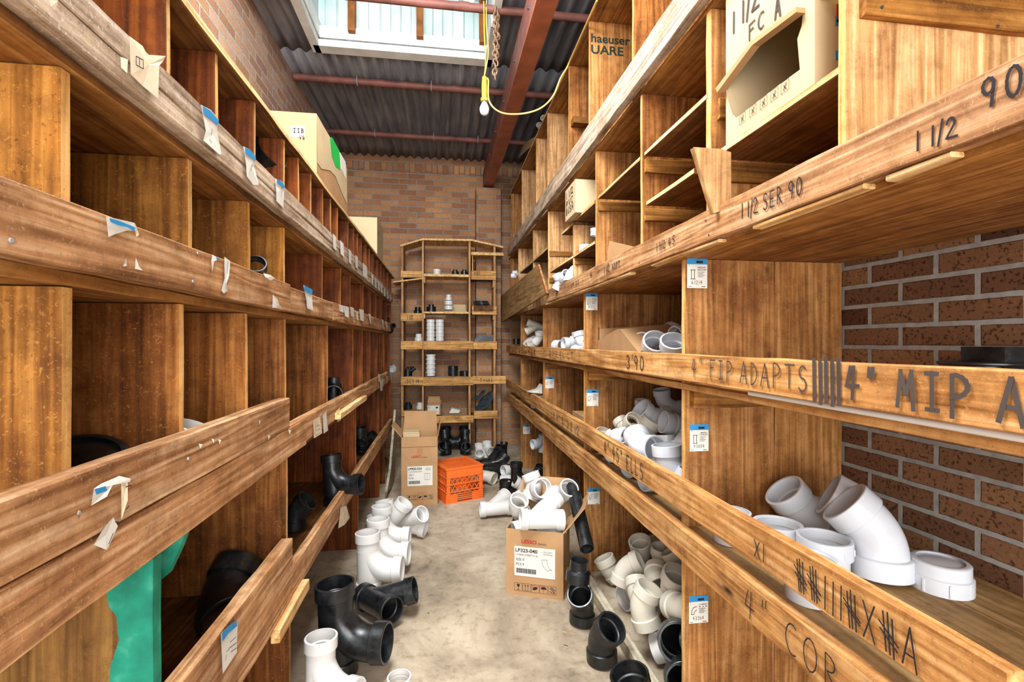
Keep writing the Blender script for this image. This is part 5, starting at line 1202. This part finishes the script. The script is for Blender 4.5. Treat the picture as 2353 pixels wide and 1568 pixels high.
for i in range(-n, n + 1):
    for sg in (1, -1):
        b0 = .03 + i * st
        P0, P1 = Vector((.03, b0 if sg > 0 else S_ - b0, Hc - .003)), Vector((S_ - .03, b0 + (S_ - .06) if sg > 0 else S_ - b0 - (S_ - .06), Hc - .003))
        lo, hi = .03, S_ - .03; d = P1 - P0; ts = sorted([(lo - P0.y) / d.y, (hi - P0.y) / d.y]); t0, t1 = max(0, ts[0]), min(1, ts[1])
        if t1 - t0 < .03: continue
        A, B = P0 + d * t0, P0 + d * t1; dd = (B - A).normalized(); nn = Vector((0, 0, 1)).cross(dd) * .0026; m.poly([A - nn, B - nn, B + nn, A + nn], (0, 0, .003))
m.build('bottom_grid', 'crate', CE, center=False)

# cartons on top of the left shelving
zt = 2.004
yA_ = Yx(727.6, -.53); yB_ = Yx(798, -.53)
hb = atX(727.6, 261, -.53).z - zt
E = carton('cardboard_box', -.42, 0, 0, yB_ - yA_, zt, hb - .004, mat='card', pivot=(-.53, yA_), label='large brown carton with a green mark on top of the left shelving', flaps=())
mb = MB(); a, b = atY(668, 315, yA_), atY(700, 290, yA_); mb.box(a.x + .53, b.x + .53, -.001, -.0003, a.z - zt, b.z - zt, 0); strokes(mb, 'IIB', (a.x + .54, -.001, b.z - zt - .03), (1, 0, 0), (0, 0, 1), (0, -1, 0), .018, th=.2, mi=1); strokes(mb, 'VS', (a.x + .565, -.001, b.z - zt - .055), (1, 0, 0), (0, 0, 1), (0, -1, 0), .014, th=.2, mi=1)
local(E, mb, 'shipping_label', ['paper', 'ink'])
mb = MB()
def bl(px, py): q = atX(px, py, -.53); return (q.x + .53 + .001, q.y - yA_, q.z - zt)
mb.poly([bl(728, 265), bl(795.5, 380), bl(797, 470), bl(788, 450), bl(770, 405), bl(758, 392), bl(738, 388), bl(729.5, 375)], (.0006, 0, 0)); local(E, mb, 'pale_liner', ['card_pale'])
mb = MB(); mb.poly([bl(757, 318), bl(762, 316), bl(779, 347), bl(781, 391), bl(770, 382), bl(761, 358)], (.0015, 0, 0)); local(E, mb, 'green_mark', ['green_mark'])
mb = MB(); mb.poly([bl(780, 350), bl(793, 372), bl(794, 412), bl(783, 388)], (.0015, 0, 0)); local(E, mb, 'white_sticker', ['paper'])
yA_ = Yx(866.5, -.53); yB_ = Yx(880, -.53); hb = atX(866.5, 500, -.53).z - zt
E = carton('cardboard_box', -.42, 0, 0, yB_ - yA_, zt, hb - .004, mat='card_pale', pivot=(-.53, yA_), label='pale carton farther back on top of the left shelving')
mb = MB(); q = atX(869, 540, -.53); strokes(mb, '5N', (.0006, .06, q.z - zt), (0, 1, 0), (0, 0, 1), (1, 0, 0), .03, th=.15); strokes(mb, 'N', (.0006, .10, q.z - zt - .07), (0, 1, 0), (0, 0, 1), (1, 0, 0), .03, th=.15); local(E, mb, 'handwriting', ['ink_soft'])

# big torn carton, upper right shelf
ya, yb_ = Yx(1668, .80), Yx(1872, .80); X0 = .80; zb = 1.8590; D_ = ya - yb_
E = empty('cardboard_box', (X0, yb_, zb), 'large torn carton marked 1 1/2 in an upper right bin', 'box')
Lc = .43; hB = .415
def FF(px, py): q = atX(px, py, X0); return Vector((0, q.y - yb_, q.z - zb))
hole = [FF(1668, 200), FF(1745, 92), FF(1846, 20), FF(1842, 60), FF(1832, 90), FF(1838, 160), FF(1790, 195), FF(1719, 250), FF(1690, 272), FF(1680, 262), FF(1672, 235)]
outer = [Vector((0, D_, 0)), Vector((0, D_, hB)), Vector((0, 0, hB)), Vector((0, 0, 0))]
mb = MB(); 
# front face with torn opening: ring of quads between the opening and the outline
import bmesh
bm = bmesh.new(); ov = [bm.verts.new(p) for p in outer]; hv = [bm.verts.new(p) for p in hole]
es = [bm.edges.new((ov[i], ov[(i + 1) % 4])) for i in range(4)] + [bm.edges.new((hv[i], hv[(i + 1) % len(hv)])) for i in range(len(hv))]
bmesh.ops.triangle_fill(bm, use_beauty=True, use_dissolve=False, edges=es)
bm.faces.ensure_lookup_table()
# keep only faces outside the opening
def inside(p, poly):
    r = False; n = len(poly)
    for i in range(n):
        a, b = poly[i], poly[(i + 1) % n]
        if (a.z > p.z) != (b.z > p.z) and p.y < (b.y - a.y) * (p.z - a.z) / (b.z - a.z) + a.y: r = not r
    return r
for f in bm.faces:
    c = f.calc_center_median()
    if inside(c, hole): continue
    mb.poly([v.co for v in f.verts], (.004, 0, 0))
bm.free()
mb.box(.004, Lc, 0, .004, 0, hB); mb.box(.004, Lc, D_ - .004, D_, 0, hB); mb.box(Lc - .004, Lc, 0, D_, 0, hB); mb.box(0, Lc, 0, D_, -.0, .004); mb.box(0, Lc, 0, D_, hB, hB + .004)
mb.build('carton_body', 'card_pale', E, center=False)
mb = MB(); P = [FF(1660, 205), FF(1745, 95), FF(1850, 18), FF(1850, 30), FF(1746, 106), FF(1664, 214)]; mb.poly([p + Vector((-.022, 0, 0)) for p in P], (.022, 0, 0)); mb.build('torn_flap', 'card', E, center=False)
def hw(text, px, py, pxe, h, th=.1, par=E, X=X0, mat='ink_soft', dz=0, nm='handwriting', sl=0):
    a = atX(px, py, X); b = atX(pxe, py, X); m = MB(); strokes(m, text, (X - .001 - par.location.x, a.y - par.location.y, a.z - par.location.z), (0, -1, 0), (0, 0, 1), (-1, 0, 0), h, abs(a.y - b.y), th=th, slant=sl); return m.build(nm, mat, par, center=False)
hw('1 1/2', 1684, 78, 1752, .055, .13); hw('FC', 1722, 94, 1765, .04, .12); hw('A', 1782, 45, 1800, .05, .12)
m = MB()
for k in range(5):
    a = FF(1700 + 24 * k, 288 - 17.5 * k) + Vector((-.001, 0, 0)); s = .026; c = [a, a + Vector((0, -s, 0)), a + Vector((0, -s, s)), a + Vector((0, 0, s))]
    for i in range(4): line(m, c[i], c[(i + 1) % 4], (-1, 0, 0), .0012)
    line(m, a + Vector((0, -s * .3, s * .2)), a + Vector((0, -s * .7, s * .8)), (-1, 0, 0), .003); line(m, a + Vector((0, -s * .7, s * .2)), a + Vector((0, -s * .3, s * .7)), (-1, 0, 0), .002)
m.build('handling_symbols', 'ink_soft', E, center=False)
m = MB(); m.box(.05, .25, -.0012, 0, .135, .155, 0); m.box(.05, .25, -.0012, 0, .06, .08, 0); m.build('blue_band', 'blue', E, center=False)
q = atY(1922, 52, yb_); m = MB(); m.box(q.x - X0, q.x - X0 + .03, -.0014, 0, q.z - zb, q.z - zb + .006); m.box(q.x - X0, q.x - X0 + .005, -.0014, 0, q.z - zb, q.z - zb + .04); m.build('red_mark', 'red', E, center=False)
q = atX(1905, 2, .84); mb = MB(); mb.tube([((q.x, q.y, q.z - .005), (0, 0, 1), .03), ((q.x, q.y, q.z + .0), (0, 0, 1), .036), ((q.x, q.y, q.z + .03), (0, 0, 1), .036)], 24, .003); o = mb.build('paint_tin', 'mustard', smooth=True); tag(o, 'yellow round tin bottom at the very top of the photo by the torn carton', 'tin')
# small carton in the far upper bins
q0, q1 = atX(1299, 500, .74), atX(1320, 460, .74); ya, yb_ = Yx(1299, .755), Yx(1322, .755)
a = atX(1322, 478, .755)
z0 = 2.0505; hs = atX(1322, 413, .755).z - z0
E = carton('cardboard_box', 0, .2, 0, ya - yb_, z0, hs, mat='card_pale', pivot=(.755, yb_), label='small carton marked 1 1/2 PVC BUSH jutting out of a far upper bin')
m = MB(); 
for t, f in (('1 1/2', .70), ('PVC', .42), ('BUSH', .18)): strokes(m, t, (-.001, (ya - yb_) * .88, hs * f), (0, -1, 0), (0, 0, 1), (-1, 0, 0), hs * .19, (ya - yb_) * .75, th=.16)
m.build('handwriting', 'ink', E, center=False)
# flap of a carton in the bin above the long marked rail
E = empty('cardboard_box', (.86, 2.0, 1.60), 'carton with one flap raised behind the long marked rail', 'box')
m = MB(); P = [atX(1390, 615, .85), atX(1400, 554, .85), atX(1476, 572, .87), atX(1476, 618, .87), atX(1440, 640, .86)]; m.poly([p - E.location for p in P], (.004, .0, 0)); m.build('flap', 'card', E, center=False)
yq = Yx(1476, .8) + .03; m = MB(); m.box(.0, .3, yq - 2.0, yq - 2.0 + .33, 0, .12); m.build('carton_body', 'card', E, center=False)
# torn carton in the middle right bin
y1_, y2_ = Yx(1357, .86), 2.12
E = empty('cardboard_box', (.87, y2_, 1.167), 'torn open carton lying in the middle right bin beside white elbows', 'box')
m = MB(); X = .87
def G_(px, py, X=.87): q = atX(px, py, X); q.y = min(q.y, DY[1] - .012); q.y = max(q.y, DY[0] + .04); return q - E.location
P = [G_(1354, 812), G_(1356, 756), G_(1362, 758), G_(1360, 772), G_(1368, 782), G_(1380, 785), G_(1393, 770), G_(1420, 756), G_(1424, 756), G_(1421, 812)]
m.poly(P, (.004, 0, 0))
P = [G_(1421, 812), G_(1424, 757), G_(1468, 812)]; m.poly(P, (.004, .01, 0))
m.poly([G_(1424, 757), G_(1568, 742, 1.25), G_(1568, 800, 1.25), G_(1468, 812)], (0, .004, .001))
m.poly([G_(1354, 812), G_(1356, 758), G_(1390, 757, 1.2), G_(1390, 800, 1.2)], (0, .004, 0))
m.box(.0, .35, 0, .3, 0, .004); m.build('carton_body', 'card', E, center=False)
# flattened carton in the bin behind the low rails
y0 = Yx(1249, .9) - .0
E = empty('cardboard_box', (.84, 2.75, .69), 'flattened cardboard stacked behind the upper low rail, second bin', 'box')
m = MB(); m.box(0, .42, 0, .3, 0, .16); m.box(.01, .42, .02, .02 + .008, .16, .20); m.build('carton_body', 'card', E, center=False)
# tag on the lying wrapped paper in third bin
m = MB(); P = [atY(1216, 902, 4.1), atY(1246, 905, 4.1), atY(1246, 884, 4.1), atY(1238, 896, 4.1)]; m.poly(P, (0, .12, 0)); o = m.build('paper_packet', 'paper'); tag(o, 'white paper sticking up behind the low rails in the third bin', 'paper')
# plastic bag far left
m = MB(); c = atX(897, 849, -.56)
random.seed(3)
for i in range(7):
    a = 2 * pi * i / 7; p = c + Vector((.03 * cos(a), .06 * sin(a), random.uniform(-.01, .03))); t = Vector((cos(a) * .5, sin(a) * .6, .8)); m.tube([(c - Vector((0, 0, .05)), t, .03), (p, t, .035), (p + t * .04, t, .008)], 8)
o = m.build('plastic_bag', 'bag'); tag(o, 'crumpled clear plastic bag in the far left bin behind the rail', 'bag')
V2 = Vector
# pipes and cardboard on top of the right shelving
for i, (px, py, t) in enumerate(((1247.5, 270, 'topmost'), (1237.5, 286, 'second'), (1229, 321, 'third'), (1223, 337, 'lowest'))):
    a = atX(px, py, .83); m = MB(); z = a.z
    dv = V2((.75, 1, -(z - 3.099 - .012 * (3 - i)) / .27)).normalized(); m.tube([((a.x, a.y, z), dv, .025), (V2((a.x, a.y, z)) + dv * .338, dv, .025)], 20, .006); o = m.build('pipe_length', 'pvc' if i < 3 else B_, smooth=True); tag(o, 'grey-white pipe end beside the top right shelving edge, %s of four' % t, 'pipe')
m = MB(); P = [atX(1190, 364, .80), atX(1204, 330, .80), atX(1222, 318, .81), atX(1236, 312, .815), atX(1228, 330, .815), atX(1212, 344, .81)]; m.poly(P, (.004, .0, 0)); o = m.build('cardboard_scrap', 'card_pale'); tag(o, 'tan cardboard scrap sticking out under the pipe ends, top right', 'cardboard')

# ---------------------------------------------------------------- hanging work light
LP = atY(1113, 248, 3.10)
E = empty('work_light', (LP.x, LP.y, LP.z), 'white bulb in a yellow socket hanging on a yellow cord under the roof', 'lamp')
m = MB(); V = Vector
m.tube([((0, 0, -.048), (0, 0, 1), .004), ((0, 0, -.045), (0, 0, 1), .016), ((0, 0, -.035), (0, 0, 1), .026), ((0, 0, -.015), (0, 0, 1), .031), ((0, 0, .0), (0, 0, 1), .030), ((0, 0, .015), (0, 0, 1), .024), ((0, 0, .03), (0, 0, 1), .017)], 28); m.build('bulb', 'bulb', E, smooth=True, center=False)
m = MB(); m.tube([((0, 0, .028), (0, 0, 1), .017), ((0, 0, .045), (0, 0, 1), .016)], 20); m.build('bulb_base', 'bulb_base', E, smooth=True, center=False)
m = MB(); m.tube([((0, 0, .042), (0, 0, 1), .023), ((0, 0, .06), (0, 0, 1), .024), ((0, 0, .062), (0, 0, 1), .017), ((0, 0, .14), (0, 0, 1), .018), ((0, 0, .20), (0, 0, 1), .014), ((0, 0, .205), (0, 0, 1), .006)], 20)
m.build('socket', 'yellow', E, smooth=True, center=False)
def spline(P, n=10):
    P = [V(p) for p in P]; P = [P[0] * 2 - P[1]] + P + [P[-1] * 2 - P[-2]]; o = []
    for i in range(1, len(P) - 2):
        for k in range(n):
            t = k / n; a, b, c, d = P[i - 1:i + 3]
            o.append(.5 * ((2 * b) + (c - a) * t + (2 * a - 5 * b + 4 * c - d) * t * t + (3 * b - a - 3 * c + d) * t ** 3))
    o.append(P[-2]); return o
def cable(pts, r, mat, name, parent=None, seg=8):
    q = spline(pts); st = []
    for i, p in enumerate(q):
        t = (q[min(i + 1, len(q) - 1)] - q[max(i - 1, 0)]); st.append((p, t, r))
    m = MB(); m.tube(st, seg); 
    if parent: m.v = [tuple(V(v) - parent.location) for v in m.v]
    return m.build(name, mat, parent, smooth=True, center=parent is None)
top = roofz(3.15) - .0
cable([(LP.x, LP.y, LP.z + .2), atY(1116, 140, 3.12), atY(1113, 80, 3.12), atY(1112, 20, 3.12), (LP.x, 3.15, top + .01)], .0042, 'yellow', 'cord', E)
cable([(LP.x, LP.y, LP.z + .2), atY(1122, 120, 3.10), atY(1118, 60, 3.11), atY(1117, 10, 3.13)], .0036, 'cord', 'cord', E)
cable([(LP.x + .012, LP.y, LP.z + .19), atY(1122, 185, 3.08), atY(1124, 232, 3.06), atY(1150, 258, 3.03), atY(1195, 262, 2.98), atY(1240, 250, 2.93), atY(1270, 222, 2.9), atY(1288, 180, 2.88), atY(1303, 155, 2.84), atX(1312, 134, .765), atX(1371, 2, .765)], .0052, 'cord', 'cord', E)
# chain beside it
CH = atY(1140, 30, 3.13)
m = MB()
def link(c, ax, side, L=.032, wd=.012, r=.0032):
    ax, side = V(ax).normalized(), V(side).normalized(); st = []
    for i in range(17):
        a = 2 * pi * i / 16; st.append((V(c) + ax * (L / 2 * cos(a)) + side * (wd * sin(a)), ax * (-L / 2 * sin(a)) + side * (wd * cos(a)), r))
    m.tube(st, 6)
random.seed(5); zz = roofz(3.15) - .07
for col in range(2):
    z = zz; x = CH.x + (.006 if col else -.008); n = 15 if col == 0 else 11
    for i in range(n):
        sd = (1, .2, 0) if i % 2 else (.2, 1, 0); link((x + random.uniform(-.004, .004), 3.105 + .02 * col, z), (random.uniform(-.25, .25), 0, 1), sd, .047, .0145, .0048); z -= .031
o = m.build('chain', 'chain', smooth=True); tag(o, 'rusty steel chain hanging doubled beside the work light', 'chain')
m = MB(); m.box(CH.x - .035, CH.x - .012, 3.11, 3.12, 3.36, 3.44); o = m.build('hanger_bracket', 'metal'); tag(o, 'small grey steel bracket clipped on the pipe purlin over the chain', 'bracket')
# fallen splinters on the concrete
for i, (px, py, L, a) in enumerate(((1308, 1455, .06, .5), (1300, 1484, .02, .6), (985, 1410, .012, 1))):
    q = atZ(px, py, .0015); m = MB(); m.box(-L / 2, L / 2, -.001, .001, 0, .002, 0, Matrix.Translation((q.x, q.y, .0005)) @ Matrix.Rotation(-a, 4, 'Z')); o = m.build('wood_splinter', 'edge_y' if not i else 'ink_soft'); tag(o, ('long thin wood splinter on the floor right of the aisle', 'short dark splinter on the floor below the long one', 'tiny dark chip on the floor in the middle of the aisle')[i], 'splinter')
